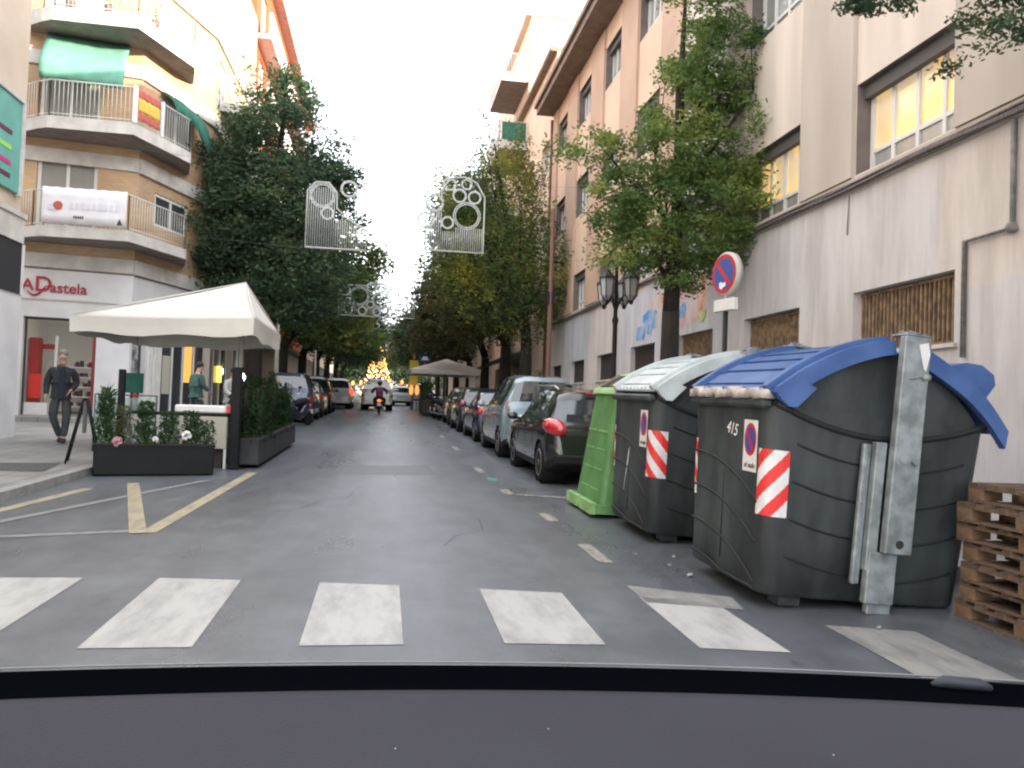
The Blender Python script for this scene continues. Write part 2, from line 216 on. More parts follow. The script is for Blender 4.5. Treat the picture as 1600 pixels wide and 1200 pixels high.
# ------------------------------------------------------------------ mesh builder
COL = sc.collection
class MB:
    def __init__(s): s.v = []; s.f = []; s.m = []; s.k = 0; s.sm = []
    def add(s, vs, fs, smooth=False):
        o = len(s.v); s.v += [tuple(map(float, p)) for p in vs]; s.f += [tuple(o + i for i in f) for f in fs]; s.m += [s.k] * len(fs); s.sm += [smooth] * len(fs); return s
    def mi(s, k): s.k = k; return s
    def box(s, x0, x1, y0, y1, z0, z1, R=None):
        vs = [(x, y, z) for x in (x0, x1) for y in (y0, y1) for z in (z0, z1)]
        if R: vs = [tuple(R @ Vector(p)) for p in vs]
        return s.add(vs, [(0, 1, 3, 2), (4, 6, 7, 5), (0, 4, 5, 1), (2, 3, 7, 6), (0, 2, 6, 4), (1, 5, 7, 3)])
    def bbox(s, x0, x1, y0, y1, z0, z1, b=0.01):
        """box with chamfered edges (vertical and top/bottom)"""
        def ring(z, i): return [(x0 + i, y0 + b, z), (x0 + b, y0 + i, z), (x1 - b, y0 + i, z), (x1 - i, y0 + b, z), (x1 - i, y1 - b, z), (x1 - b, y1 - i, z), (x0 + b, y1 - i, z), (x0 + i, y1 - b, z)]
        rs = [ring(z0, b * .9), ring(z0 + b, 0), ring(z1 - b, 0), ring(z1, b * .9)]
        vs = sum(rs, []); fs = [tuple(range(7, -1, -1)), tuple(range(24, 32))]
        for k in range(3):
            for i in range(8): fs.append((k * 8 + i, k * 8 + (i + 1) % 8, k * 8 + 8 + (i + 1) % 8, k * 8 + 8 + i))
        return s.add(vs, fs)
    def quad(s, a, b, c, d): return s.add([a, b, c, d], [(0, 1, 2, 3)])
    def tube(s, pts, r, n=8, smooth=True, cap=True):
        pts = [Vector(p) for p in pts]; rr = r if isinstance(r, (list, tuple)) else [r] * len(pts); vs = []; fs = []
        up = None
        for i, p in enumerate(pts):
            d = (pts[min(i + 1, len(pts) - 1)] - pts[max(i - 1, 0)]).normalized()
            if up is None: up = d.orthogonal().normalized()
            up = (up - d * up.dot(d)); up = up.normalized() if up.length > 1e-6 else d.orthogonal().normalized()
            sd_ = d.cross(up)
            for k in range(n):
                a = 2 * pi * k / n; vs.append(p + (up * cos(a) + sd_ * sin(a)) * rr[i])
        for i in range(len(pts) - 1):
            for k in range(n): fs.append((i * n + k, i * n + (k + 1) % n, (i + 1) * n + (k + 1) % n, (i + 1) * n + k))
        if cap: fs.append(tuple(range(n - 1, -1, -1))); fs.append(tuple((len(pts) - 1) * n + k for k in range(n)))
        return s.add(vs, fs, smooth)
    def lathe(s, c, prof, n=16, axis='z', smooth=True):
        vs = []; fs = []
        for (r, h) in prof:
            for k in range(n):
                a = 2 * pi * k / n; x, y = r * cos(a), r * sin(a)
                p = {'z': (x, y, h), 'x': (h, x, y), 'y': (y, h, x)}[axis]
                vs.append((c[0] + p[0], c[1] + p[1], c[2] + p[2]))
        m_ = len(prof)
        for i in range(m_ - 1):
            for k in range(n): fs.append((i * n + k, i * n + (k + 1) % n, (i + 1) * n + (k + 1) % n, (i + 1) * n + k))
        fs.append(tuple(range(n - 1, -1, -1))); fs.append(tuple((m_ - 1) * n + k for k in range(n)))
        return s.add(vs, fs, smooth)
    def ball(s, c, r, nu=14, nv=9, R=None):
        rx, ry, rz = r if isinstance(r, (tuple, list)) else (r, r, r); vs = []; fs = []
        for j in range(nv + 1):
            t = pi * j / nv
            for k in range(nu):
                a = 2 * pi * k / nu; p = Vector((rx * sin(t) * cos(a), ry * sin(t) * sin(a), rz * cos(t)))
                if R: p = R @ p
                vs.append(p + Vector(c))
        for j in range(nv):
            for k in range(nu): fs.append((j * nu + k, (j + 1) * nu + k, (j + 1) * nu + (k + 1) % nu, j * nu + (k + 1) % nu))
        return s.add(vs, fs, True)
    def prism(s, poly, a0, a1, axis='y'):
        """extrude a 2-D polygon; axis y: poly is (x,z); axis x: (y,z); axis z: (x,y)"""
        def P(p, a): return {'y': (p[0], a, p[1]), 'x': (a, p[0], p[1]), 'z': (p[0], p[1], a)}[axis]
        n = len(poly); vs = [P(p, a0) for p in poly] + [P(p, a1) for p in poly]
        return s.add(vs, [tuple(range(n)), tuple(range(2 * n - 1, n - 1, -1))] + [(i, i + n, (i + 1) % n + n, (i + 1) % n) for i in range(n)])
    def xf(s, T): s.v = [tuple(T @ Vector(p)) for p in s.v]; return s
    def build(s, name, mats, parent=None, loc=None, rot=None):
        me = bpy.data.meshes.new(name); me.from_pydata(s.v, [], s.f)
        if not isinstance(mats, (list, tuple)): mats = [mats]
        for m_ in mats: me.materials.append(m_)
        me.polygons.foreach_set('material_index', s.m); me.polygons.foreach_set('use_smooth', s.sm)
        bm = bmesh.new(); bm.from_mesh(me); bmesh.ops.recalc_face_normals(bm, faces=bm.faces); bm.to_mesh(me); bm.free(); me.update()
        o = bpy.data.objects.new(name, me); COL.objects.link(o)
        if parent is not None: o.parent = parent
        if loc is not None: o.location = loc
        if rot is not None: o.rotation_euler = rot
        return o
def empty(name, loc=(0, 0, 0), rot=(0, 0, 0)):
    o = bpy.data.objects.new(name, None); COL.objects.link(o); o.location = loc; o.rotation_euler = rot; o.empty_display_size = 0.2; return o
def tag(o, label, cat, group=None):
    o['label'] = label; o['category'] = cat
    if group: o['group'] = group
    return o
def thing(name, label, cat, loc=(0, 0, 0), rot=(0, 0, 0), group=None): return tag(empty(name, loc, rot), label, cat, group)
def struct(name, mb, m): o = mb.build(name, m); o['kind'] = 'structure'; return o
def copy_tree(o, parent=None):
    c = o.copy(); COL.objects.link(c)
    if parent is not None: c.parent = parent; c.matrix_parent_inverse = o.matrix_parent_inverse.copy()
    for ch in [x for x in bpy.data.objects if x.parent == o]: copy_tree(ch, c)
    return c
def text_mesh(txt, size, name, m, parent, M4, extrude=0.004, shear=0.0):
    cu = bpy.data.curves.new(name, 'FONT'); cu.body = txt; cu.size = size; cu.extrude = extrude; cu.align_x = 'CENTER'; cu.align_y = 'CENTER'; cu.shear = shear
    cu.offset = .012 * size if 'shop' in name else 0
    t = bpy.data.objects.new(name, cu); COL.objects.link(t); bpy.context.view_layer.update()
    me = bpy.data.meshes.new_from_object(t.evaluated_get(bpy.context.evaluated_depsgraph_get())); COL.objects.unlink(t); bpy.data.objects.remove(t)
    me.transform(M4); me.materials.clear(); me.materials.append(m)
    o = bpy.data.objects.new(name, me); COL.objects.link(o)
    if parent is not None: o.parent = parent
    return o

# ------------------------------------------------------------------ ground, road, pavements
def sheet(x0, x1, y0, y1, dz=0.0, ny=1):
    mb = MB()
    mb.add([(x0, y0, gz(y0) + dz), (x1, y0, gz(y0) + dz), (x1, y1, gz(y1) + dz), (x0, y1, gz(y1) + dz)], [(0, 1, 2, 3)]); return mb
struct('ground', sheet(-400, 400, -60, 900, -0.02), M['ground'])
struct('road', sheet(-4.12, 4.75, -30, 300, 0.0), M['asphalt'])
def slab(poly, dz0, dz1):
    n = len(poly); vs = [(x, y, gz(y) + dz0) for x, y in poly] + [(x, y, gz(y) + dz1) for x, y in poly]
    return MB().add(vs, [tuple(range(n, 2 * n))] + [(i, (i + 1) % n, (i + 1) % n + n, i + n) for i in range(n)])
struct('pavement_left', slab([(-60, -30), (-4.27, -30), (-4.27, 11.2), (-4.27, 23.2), (-60, 24.6)], -0.1, 0.11), M['pave'])
struct('pavement_left_far', slab([(-60, 24.62), (-4.27, 23.22), (-4.27, 300), (-60, 300)], -0.1, 0.24), M['pave'])
struct('kerb_left', slab([(-4.27, -30), (-4.12, -30), (-4.12, 300), (-4.27, 300)], -0.1, 0.115), M['kerb'])
struct('pavement_right', slab([(4.9, -30), (60, -30), (60, 300), (4.9, 300)], -0.1, 0.13), M['pave'])
struct('kerb_right', slab([(4.75, -30), (4.9, -30), (4.9, 300), (4.75, 300)], -0.1, 0.135), M['kerb'])
def mark(name, poly, m, dz=0.004):
    sub = MB().add([(x, y, gz(y) + dz) for x, y in poly], [tuple(range(len(poly)))]); return struct(name, sub, m)
far_y = lambda x: 5.93 - 0.16 * x - 0.02 * x * x if x > -1 else 6.13
near_y = lambda x: 4.56 if x < 0.7 else 4.56 - 0.1 * (x - 0.7) ** 1.6
for x0, x1 in ((-3.15, -2.64), (-2.64 + 0.02, -2.06), (-1.55, -0.97), (-0.41, 0.16), (0.735, 1.32), (1.86, 2.37)):
    if x0 < -3: continue
    mark('zebra_stripe', [(x0, near_y(x0)), (x1, near_y(x1)), (x1, far_y(x1)), (x0, far_y(x0))], M['zebra'])
mark('zebra_stripe', [(-3.75, 4.6), (-3.18, 4.6), (-3.18, 6.1), (-3.75, 6.15)], M['zebra'])
mark('worn_zebra_stripe', [(2.88, 3.9), (3.42, 3.8), (3.42, 4.70), (2.88, 4.85)], M['zebra_dirty'])
mark('worn_zebra_patch', [(1.87, 5.42), (2.5, 5.22), (2.56, 5.55), (1.87, 5.9)], M['zebra_dirty'])
for (x, y, l, wd) in ((1.94, 7.1, 0.8, 0.13), (1.93, 9.1, 0.55, 0.14), (1.77, 11.35, 0.5, 0.13), (1.73, 14.3, 0.9, 0.12), (1.74, 19.3, 1.0, 0.12), (1.75, 24, 1, 0.12), (1.75, 29, 1, 0.12)):
    mark('parking_dash', [(x - wd / 2, y - l / 2), (x + wd / 2, y - l / 2), (x + wd / 2, y + l / 2), (x - wd / 2, y + l / 2)], M['dash'])
mark('parking_bay_line', [(1.72, 11.0), (2.75, 10.62), (2.75, 10.75), (1.72, 11.13)], M['dash'], 0.008)
mark('spray_mark', [(1.68, 12.7), (1.84, 12.6), (1.86, 12.95), (1.72, 13.1)], M['teal'])
def strip(name, p, q, wd, m, dz=0.004):
    d = Vector((q[0] - p[0], q[1] - p[1])).normalized(); n = Vector((-d.y, d.x)) * wd / 2
    mark(name, [(p[0] - n.x, p[1] - n.y), (q[0] - n.x, q[1] - n.y), (q[0] + n.x, q[1] + n.y), (p[0] + n.x, p[1] + n.y)], m, dz)
strip('yellow_road_line', (-3.30, 11.5), (-2.19, 7.85), 0.15, M['yline'], 0.008)
strip('yellow_road_line', (-2.0, 13.1), (-2.12, 7.9), 0.15, M['yline'])
strip('white_road_line', (-3.85, 7.45), (-2.25, 7.98), 0.13, M['wline'], 0.004)
strip('yellow_road_line', (-4.0, 8.3), (-3.66, 10.9), 0.15, M['yline'], 0.004)
strip('white_road_line', (-3.75, 7.9), (-2.45, 12.0), 0.12, M['wline'], 0.006)
for cr in (((-1.2, 9.2), (-.9, 9.5), (-.75, 10.1), (-.4, 10.5), (-.35, 11.2)), ((.6, 7.4), (.75, 7.9), (1.05, 8.2), (1.1, 8.9)), ((-1.9, 15), (-1.3, 15.4), (-.5, 15.5), (.1, 15.9))):
    for p, q in zip(cr[:-1], cr[1:]): strip('asphalt_crack', p, q, 0.008, mat('seam_tar', (.06, .064, .07), .7), 0.003)
mark('asphalt_patch', [(-.75, 13.2), (.9, 13.4), (.85, 14.9), (-.7, 14.6)], mat('newer_asphalt', (.082, .086, .092), .5, var=.18, scale=60), 0.0025)
mark('tree_grate', [(-5.5, 11.7), (-4.5, 11.7), (-4.7, 12.85), (-5.55, 12.7)], mat('dark_grate', (0.07, 0.07, 0.068), 0.8, var=0.3, scale=20), 0.116)
for LI, (x, y) in enumerate(((2.45, 6.55), (2.3, 7.0), (2.5, 6.2), (3.2, 4.75), (2.62, 6.9))):
    mb = MB(); r_ = random.uniform(0.015, 0.03); pts = [(x + r_ * random.uniform(.6, 1.2) * cos(a), y + r_ * random.uniform(.6, 1.2) * sin(a)) for a in np.linspace(0, 5.6, 7)]
    for i in range(1, 6): mb.add([(*pts[0], gz(y) + 0.03), (*pts[i], gz(y) + random.uniform(0.006, 0.025)), (*pts[i + 1], gz(y) + random.uniform(0.006, 0.02))], [(0, 1, 2)])
    tag(mb.build('paper_scrap', M['litter']), ['larger white scrap between the two dark containers and the road dash', 'white scrap farthest from the blue lidded container', 'small white scrap closest to the corner of the blue lidded container', 'white scrap in front of the steel lifting bar', 'tiny white scrap under the edge of the middle container'][LI], 'litter', 'litter beside the bins')

# ------------------------------------------------------------------ facade helper
class Facade:
    """vertical wall from P0 to P1 (plan), outward normal n; u metres along it"""
    def __init__(s, P0, P1, parent=None):
        s.P0 = Vector((*P0, 0)); d = Vector((P1[0] - P0[0], P1[1] - P0[1], 0)); s.L = d.length; s.d = d.normalized(); s.n = Vector((s.d.y, -s.d.x, 0)); s.parent = parent
    def flip(s): s.n = -s.n; return s
    def p(s, u, z, o=0.0): q = s.P0 + s.d * u + s.n * o; return (q.x, q.y, z)
    def fbox(s, mb, u0, u1, z0, z1, o0, o1):
        vs = [s.p(u, z, o) for u in (u0, u1) for o in (o0, o1) for z in (z0, z1)]
        return mb.add(vs, [(0, 1, 3, 2), (4, 6, 7, 5), (0, 4, 5, 1), (2, 3, 7, 6), (0, 2, 6, 4), (1, 5, 7, 3)])
    def wall(s, mb, z0, z1, holes=(), depth=0.25, o=0.0, u0=0, u1=None, rev=None):
        u1 = s.L if u1 is None else u1
        us = sorted({u0, u1, *[h[0] for h in holes], *[h[1] for h in holes]}); zs = sorted({z0, z1, *[h[2] for h in holes], *[h[3] for h in holes]})
        us = [u for u in us if u0 <= u <= u1]; zs = [z for z in zs if z0 <= z <= z1]
        for i in range(len(us) - 1):
            for j in range(len(zs) - 1):
                cu, cz = (us[i] + us[i + 1]) / 2, (zs[j] + zs[j + 1]) / 2
                if any(h[0] < cu < h[1] and h[2] < cz < h[3] for h in holes): continue
                mb.quad(s.p(us[i], zs[j], o), s.p(us[i + 1], zs[j], o), s.p(us[i + 1], zs[j + 1], o), s.p(us[i], zs[j + 1], o))
        if rev is not None: mb.mi(rev)
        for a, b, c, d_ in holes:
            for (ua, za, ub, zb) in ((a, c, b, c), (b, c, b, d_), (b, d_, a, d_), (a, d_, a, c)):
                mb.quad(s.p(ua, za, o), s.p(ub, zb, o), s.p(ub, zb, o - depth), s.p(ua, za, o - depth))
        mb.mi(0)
        return mb
    def window(s, u0, u1, z0, z1, o=-0.18, fm=None, gm=None, mull=1, trans=None, fw=0.06, label=None, shutter=0.0, parent=None, name='window'):
        fm = fm or M['frame']; gm = gm or M['glass']; parent = parent or s.parent
        mb = MB(); s.fbox(mb, u0, u0 + fw, z0, z1, o, o + 0.05); s.fbox(mb, u1 - fw, u1, z0, z1, o, o + 0.05)
        s.fbox(mb, u0 + fw, u1 - fw, z0, z0 + fw, o, o + 0.048); s.fbox(mb, u0 + fw, u1 - fw, z1 - fw, z1, o, o + 0.048)
        for k in range(1, mull + 1):
            c = u0 + (u1 - u0) * k / (mull + 1); s.fbox(mb, c - fw * .45, c + fw * .45, z0 + fw, z1 - fw, o + 0.001, o + 0.045)
        if trans: s.fbox(mb, u0 + fw, u1 - fw, trans - fw * .4, trans + fw * .4, o + 0.002, o + 0.04)
        w_ = mb.build(name, fm, parent)
        if label: w_['label'] = label
        g = MB(); g.quad(s.p(u0, z0, o + 0.01), s.p(u1, z0, o + 0.01), s.p(u1, z1, o + 0.01), s.p(u0, z1, o + 0.01)); g.build('pane', gm, w_)
        if shutter > 0:
            h = MB(); zz = z1 - fw
            while zz > z1 - fw - (z1 - z0 - 2 * fw) * shutter + 0.02:
                s.fbox(h, u0 + fw, u1 - fw, zz - 0.045, zz, o + 0.012, o + 0.03); zz -= 0.052
            h.build('shutter', M['shutter'], w_)
        return w_

# ------------------------------------------------------------------ right building: long school-like block
WX = 6.5
bR = thing('long_building', 'long pinkish building on the right with patched pale lower wall and a deep eave', 'building')
F = Facade((WX, -6.0), (WX, 31.9), bR).flip() if False else Facade((WX, 31.9), (WX, -6.0), bR)
F.n = Vector((-1, 0, 0))
U = lambda Y: 31.9 - Y
bays = [(8.35, 10.4), (11.88, 13.88), (15.3, 17.25), (18.8, 20.75), (22.35, 24.2), (25.8, 27.7), (29.3, 31.1)]
pre = [(4.8, 6.9), (1.3, 3.4), (-2.2, -0.1)]
cell = [(U(b), U(a), 2.38 if i else 2.38, 3.24 - i * 0.02) for i, (a, b) in enumerate(bays)] + [(U(b), U(a), 2.38, 3.25) for a, b in pre]
mb = MB(); F.wall(mb, -2, 4.72, cell, 0.30); mb.build('lower_wall', M['patch'], bR)
floors = [(4.92, 6.22), (8.25, 9.6), (11.5, 12.85)]
ups = [(U(b), U(a), z0, z1) for z0, z1 in floors for a, b in bays + pre]
us_ = U(17.9)
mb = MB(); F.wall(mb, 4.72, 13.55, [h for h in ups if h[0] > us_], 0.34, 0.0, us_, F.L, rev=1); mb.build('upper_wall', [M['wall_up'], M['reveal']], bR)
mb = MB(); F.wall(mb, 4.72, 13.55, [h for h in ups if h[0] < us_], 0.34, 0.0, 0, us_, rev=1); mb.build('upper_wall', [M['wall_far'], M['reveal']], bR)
edges = [(31.12, 31.9)] + [(bays[i][1] + 0.02, bays[i + 1][0] - 0.02) for i in range(len(bays) - 1)] + [(6.92, 8.33), (3.42, 4.78), (-0.08, 1.28)]
for a, b in edges:
    mb = MB(); F.fbox(mb, U(b), U(a), 4.89, 13.5, 0.003, 0.07); mb.build('pilaster', M['pil'] if a < 17 else M['pil_pink'], bR)
mb = MB(); F.fbox(mb, -0.3, F.L, 13.55, 13.80, -0.5, 0.75); F.fbox(mb, -0.3, F.L, 13.80, 13.98, -0.5, 0.86); mb.build('eave', M['eave'], bR)
mb = MB(); mb.box(WX + 0.4, WX + 9, -6, 31.88, 13.8, 14.3); mb.build('roof', M['ledge'], bR)
mb = MB(); mb.quad((WX, 31.9, -2), (WX + 9, 31.9, -2), (WX + 9, 31.9, 13.6), (WX, 31.9, 13.6)); mb.quad((WX, -6, -2), (WX + 9, -6, -2), (WX + 9, -6, 13.6), (WX, -6, 13.6)); mb.quad((WX + 9, -6, -2), (WX + 9, 31.9, -2), (WX + 9, 31.9, 13.6), (WX + 9, -6, 13.6))
mb.build('side_wall', M['wall_up'], bR)
# warm reflection in the nearest upper windows, painted into the glass as emission
reflg = mat('painted_reflection_glass', (0.5, 0.35, 0.12), 0.08, spec=0.9, col2=(0.55, 0.45, 0.25), scale=1.6, emit=(1.0, 0.58, 0.12), estr=0.15)
def painted_glow_node(m):
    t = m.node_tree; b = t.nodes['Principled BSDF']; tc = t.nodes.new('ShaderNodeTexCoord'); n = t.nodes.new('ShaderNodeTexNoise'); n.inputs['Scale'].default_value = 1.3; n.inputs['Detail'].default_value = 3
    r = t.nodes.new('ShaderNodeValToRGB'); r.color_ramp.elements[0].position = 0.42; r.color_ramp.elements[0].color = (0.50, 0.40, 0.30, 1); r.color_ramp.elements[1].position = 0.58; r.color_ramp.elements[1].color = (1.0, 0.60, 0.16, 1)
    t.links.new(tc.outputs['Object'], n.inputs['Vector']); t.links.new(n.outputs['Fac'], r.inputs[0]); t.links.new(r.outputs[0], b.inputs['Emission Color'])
painted_glow_node(reflg)
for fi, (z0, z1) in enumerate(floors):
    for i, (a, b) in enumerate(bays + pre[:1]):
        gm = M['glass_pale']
        if fi == 0 and i in (0, 1, 7): gm = reflg
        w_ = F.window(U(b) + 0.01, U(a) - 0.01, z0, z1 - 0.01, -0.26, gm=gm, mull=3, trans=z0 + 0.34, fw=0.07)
        if fi == 0 and i in (0, 1): w_['label'] = 'large white framed window with a yellow reflection painted as glow'
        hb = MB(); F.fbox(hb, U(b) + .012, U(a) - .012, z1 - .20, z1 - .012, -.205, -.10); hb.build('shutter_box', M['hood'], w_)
        if gm is reflg: lb = MB(); lb.quad(F.p(U(b) + .02, z0 + .02, -.246), F.p(U(a) - .02, z0 + .02, -.246), F.p(U(a) - .02, z0 + .34, -.246), F.p(U(b) + .02, z0 + .34, -.246)); lb.build('lower_pane', M['glass_pale'], w_)
for i, (a, b) in enumerate(bays + pre[:2]):      # cellar windows: dark recess behind a row of rusty slats
    h = cell[i] if i < len(bays) else cell[len(bays) + i - len(bays)]
    g = MB(); g.quad(F.p(h[0], h[2], -0.29), F.p(h[1], h[2], -0.29), F.p(h[1], h[3], -0.29), F.p(h[0], h[3], -0.29)); w_ = g.build('cellar_window', M['grille'], bR)
    s_ = MB(); n_ = 24
    for k in range(n_ + 1):
        u = h[0] + 0.03 + (h[1] - h[0] - 0.06) * k / n_; F.fbox(s_, u - 0.014, u + 0.014, h[2] + 0.01, h[3] - 0.01, -0.16, -0.13)
    F.fbox(s_, h[0] + 0.01, h[1] - 0.01, h[2] + 0.02, h[2] + 0.05, -0.13, -0.115); F.fbox(s_, h[0] + 0.01, h[1] - 0.01, h[3] - 0.06, h[3] - 0.03, -0.13, -0.115)
    s_.build('grille', M['slat'] if i < 3 or i > 6 else M['grille'], w_)
    for q in range(5): st_ = MB(); uu = h[0] + random.uniform(0, h[1] - h[0]); wq = random.uniform(.03, .09); hq = random.uniform(.3, .9); st_.add([F.p(uu - wq, h[2] - .05, .0025 + q * .0006), F.p(uu + wq, h[2] - .05, .0025 + q * .0006), F.p(uu + wq * .3, h[2] - .05 - hq, .0025 + q * .0006), F.p(uu - wq * .2, h[2] - .05 - hq * .9, .0025 + q * .0006)], [(0, 1, 2, 3)]); st_.build('drip_stain', M['stain'], w_)
    t_ = MB(); F.fbox(t_, h[0] - 0.06, h[1] + 0.06, h[2] - 0.05, h[2] - 0.002, 0.002, 0.05); t_.build('sill', M['ledge'], w_)
mb = MB()                                         # cables strapped along the string course
for k in range(6):
    pts = [(WX - 0.05 - 0.02 * (k % 3), y, 4.80 - 0.03 * (k // 2) + 0.018 * sin(y * (0.9 + 0.17 * k) + k)) for y in np.linspace(-4, 31.5, 110)]
    mb.tube(pts, 0.018 + 0.005 * (k % 2), 5)
mb.build('cable_bundle', M['cable'], bR)
mb = MB(); F.fbox(mb, 0, F.L, 4.70, 4.88, 0.0035, 0.045); mb.build('string_course', M['pil'], bR)
mb = MB(); mb.tube([(WX - 0.04, 8.15, 2.2), (WX - 0.04, 8.15, 3.52), (WX - 0.04, 7.45, 3.53), (WX - 0.04, 7.45, 4.68)], 0.03, 8); mb.ball((WX - 0.05, 7.45, 3.53), 0.06); mb.build('conduit', M['pipe'], bR)
mb = MB(); mb.tube([(WX - 0.02, 10.52, 4.66), (WX - 0.02, 10.55, 4.1)], 0.009, 5); mb.build('thin_cable', M['pipe'], bR)
mb = MB(); mb.tube([(WX - 0.08, 32.2, 0.6), (WX - 0.08, 32.2, 13.4)], 0.06, 8); mb.build('drainpipe', M['rustpipe'], bR)
# graffiti painted on the lower wall, irregular outlines
def blob(mb, cy, cz, ry, rz, seed, off):
    r0 = random.Random(seed); n = 22; pts = []
    for k in range(n):
        a = 2 * pi * k / n; q = r0.uniform(0.72, 1.15); pts.append((WX - off, cy + ry * q * cos(a), cz + rz * q * sin(a)))
    mb.add(pts, [tuple(range(n))])
gp = thing('wall_graffiti', 'orange, pink and blue graffiti painted on the pale wall behind the near tree', 'graffiti')
for nm, m_, L_ in (('pink_area', 'mural_p', [(16.6, 3.9, 1.1, 0.62), (18.3, 3.95, 1.0, 0.5)]), ('orange_figure', 'mural_o', [(15.75, 4.25, 0.34, 0.26), (15.9, 3.85, 0.30, 0.30), (18.0, 4.2, 0.45, 0.2)]), ('blue_figure', 'mural_b', [(19.2, 3.75, 0.6, 0.3), (17.0, 3.75, 0.25, 0.18), (19.9, 3.5, 0.4, 0.22)]), ('green_lettering', 'mural_g', [(15.85, 3.52, 0.22, 0.12), (17.9, 3.6, 0.3, 0.14)])):
    mb = MB()
    for j, q in enumerate(L_): mb = MB(); blob(mb, *q, j + len(nm), {'pink_area': 0.004, 'orange_figure': 0.008, 'blue_figure': 0.011, 'green_lettering': 0.014}[nm]); mb.build(nm, M[m_], gp)

# second right block, taller, with projecting balconies
b2 = thing('apartment_block', 'tall peach apartment block beyond the long building on the right with deep balconies', 'building')
G = Facade((WX, 50), (WX, 31.92), b2); G.n = Vector((-1, 0, 0)); U2 = lambda Y: 50 - Y
hol = [(U2(b), U2(a), z, z + 1.4) for z in (4.9, 8.2, 11.5) for a, b in ((33, 34.7), (36.6, 38.3), (40.2, 41.9), (43.8, 45.5))] + [(U2(b), U2(a), 1.7, 3.1) for a, b in ((33, 34.6),)]
mb = MB(); G.wall(mb, -2, 16.2, hol, 0.25); mb.quad((WX, 31.92, -2), (WX + 10, 31.92, -2), (WX + 10, 31.92, 16.2), (WX, 31.92, 16.2)); mb.quad((WX, 31.92, 16.2), (WX + 10, 31.92, 16.2), (WX + 10, 50, 16.2), (WX, 50, 16.2)); mb.quad((WX, 50, -2), (WX + 10, 50, -2), (WX + 10, 50, 16.2), (WX, 50, 16.2))
mb.build('wall', M['peach'], b2)
for h in hol: G.window(h[0] + .01, h[1] - .01, h[2], h[3] - .01, -0.2, gm=M['glass_pale'], mull=1, shutter=0.4)
mb = MB(); G.fbox(mb, 0, G.L, 16.2, 16.4, -9, 0.3); mb.build('roof', M['eave'], b2)
def balcony(parent, outline, ztop, thick, rail_h=1.0, rail_m=None, slab_m=None, bars=0.11, edge_idx=None, name='balcony'):
    """outline: plan points, first and last against the wall; railing along outline[1:-1]"""
    n = len(outline); mb = MB(); vs = [(x, y, ztop - thick) for x, y in outline] + [(x, y, ztop) for x, y in outline]
    mb.add(vs, [tuple(range(n, 2 * n))] + [(i, (i + 1) % n, (i + 1) % n + n, i + n) for i in range(n)])
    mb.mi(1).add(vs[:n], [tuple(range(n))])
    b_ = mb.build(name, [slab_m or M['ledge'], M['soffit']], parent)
    r = MB(); c = Vector((sum(p[0] for p in outline) / n, sum(p[1] for p in outline) / n))
    for i in range(n - 1):
        a, b = Vector(outline[i]), Vector(outline[i + 1]); a = a + (c - a).normalized() * 0.05; b = b + (c - b).normalized() * 0.05
        L = (b - a).length; k = max(1, int(L / bars))
        r.tube([(a.x, a.y, ztop + rail_h), (b.x, b.y, ztop + rail_h)], 0.02, 5); r.tube([(a.x, a.y, ztop + 0.08), (b.x, b.y, ztop + 0.08)], 0.014, 5)
        for j in range(k + 1):
            q = a.lerp(b, j / k); r.tube([(q.x, q.y, ztop), (q.x, q.y, ztop + rail_h)], 0.016 if j in (0, k) else 0.008, 4)
    r.build('railing', rail_m or M['rail'], b_)
    return b_
mb = MB(); mb.box(WX - .02, WX + 10, 38.6, 50, 16.42, 20.9); mb.box(WX - .3, WX + 10, 38.5, 50, 20.9, 21.1); mb.build('upper_storeys', M['peach'], b2)
mb = MB(); mb.box(WX + 1.5, WX + 3.5, 41, 44, 21.1, 23.2); mb.build('roof_house', M['ledge'], b2)
for y0, y1, z in ((38.7, 43.2, 18.0), (38.7, 43.2, 14.6), (38.7, 43.2, 11.3)):
    balcony(b2, [(WX, y0), (5.1, y0), (5.1, y1), (WX, y1)], z, 0.4)
mb = MB(); mb.box(WX - 1.3, WX - .1, 38.60, 38.63, 14.62, 15.5); mb.build('green_screen', M['awn_d'], b2)
b3 = thing('far_block', 'pale apartment block with corner tower, farthest on the right of the street', 'building')
G3 = Facade((WX, 84), (WX, 50.2), b3); G3.n = Vector((-1, 0, 0))
hol = [(u, u + 1.5, z, z + 1.5) for z in (5.2, 8.3, 11.4, 14.5) for u in np.arange(2, 31, 3.4)]
mb = MB(); G3.wall(mb, -2, 18.0, hol, 0.25); mb.box(WX + .3, WX + 10, 50.2, 84, 17.9, 18.3); mb.quad((WX, 50.2, -2), (WX + 10, 50.2, -2), (WX + 10, 50.2, 18), (WX, 50.2, 18)); mb.build('wall', M['wall_cream'], b3)
for h in hol: G3.window(h[0], h[1], h[2], h[3], -0.2, mull=1)
for z in (8.0, 11.1, 14.2):
    balcony(b3, [(WX, 52), (5.6, 52), (5.6, 57), (WX, 57)], z, 0.2)
# shopfronts at the foot of the far right blocks
mb = MB()
sf = thing('dark_shopfront', 'dark shopfront with an awning behind the tree trunks on the right', 'shop')
mb.box(6.3, 6.48, 36, 46, 0.6, 3.6); mb.build('front', M['frame_dark'], sf)
mb = MB(); mb.add([(6.46, 36, 4.3), (6.46, 46, 4.3), (5.2, 46, 3.7), (5.2, 36, 3.7), (5.2, 46, 3.5), (5.2, 36, 3.5)], [(0, 1, 2, 3), (3, 2, 4, 5)]); mb.build('awning', M['blackp'], sf)
mb = MB(); mb.box(6.2, 6.29, 38, 39.2, 2.0, 2.5); mb.build('lit_sign', M['yel_on'], sf)
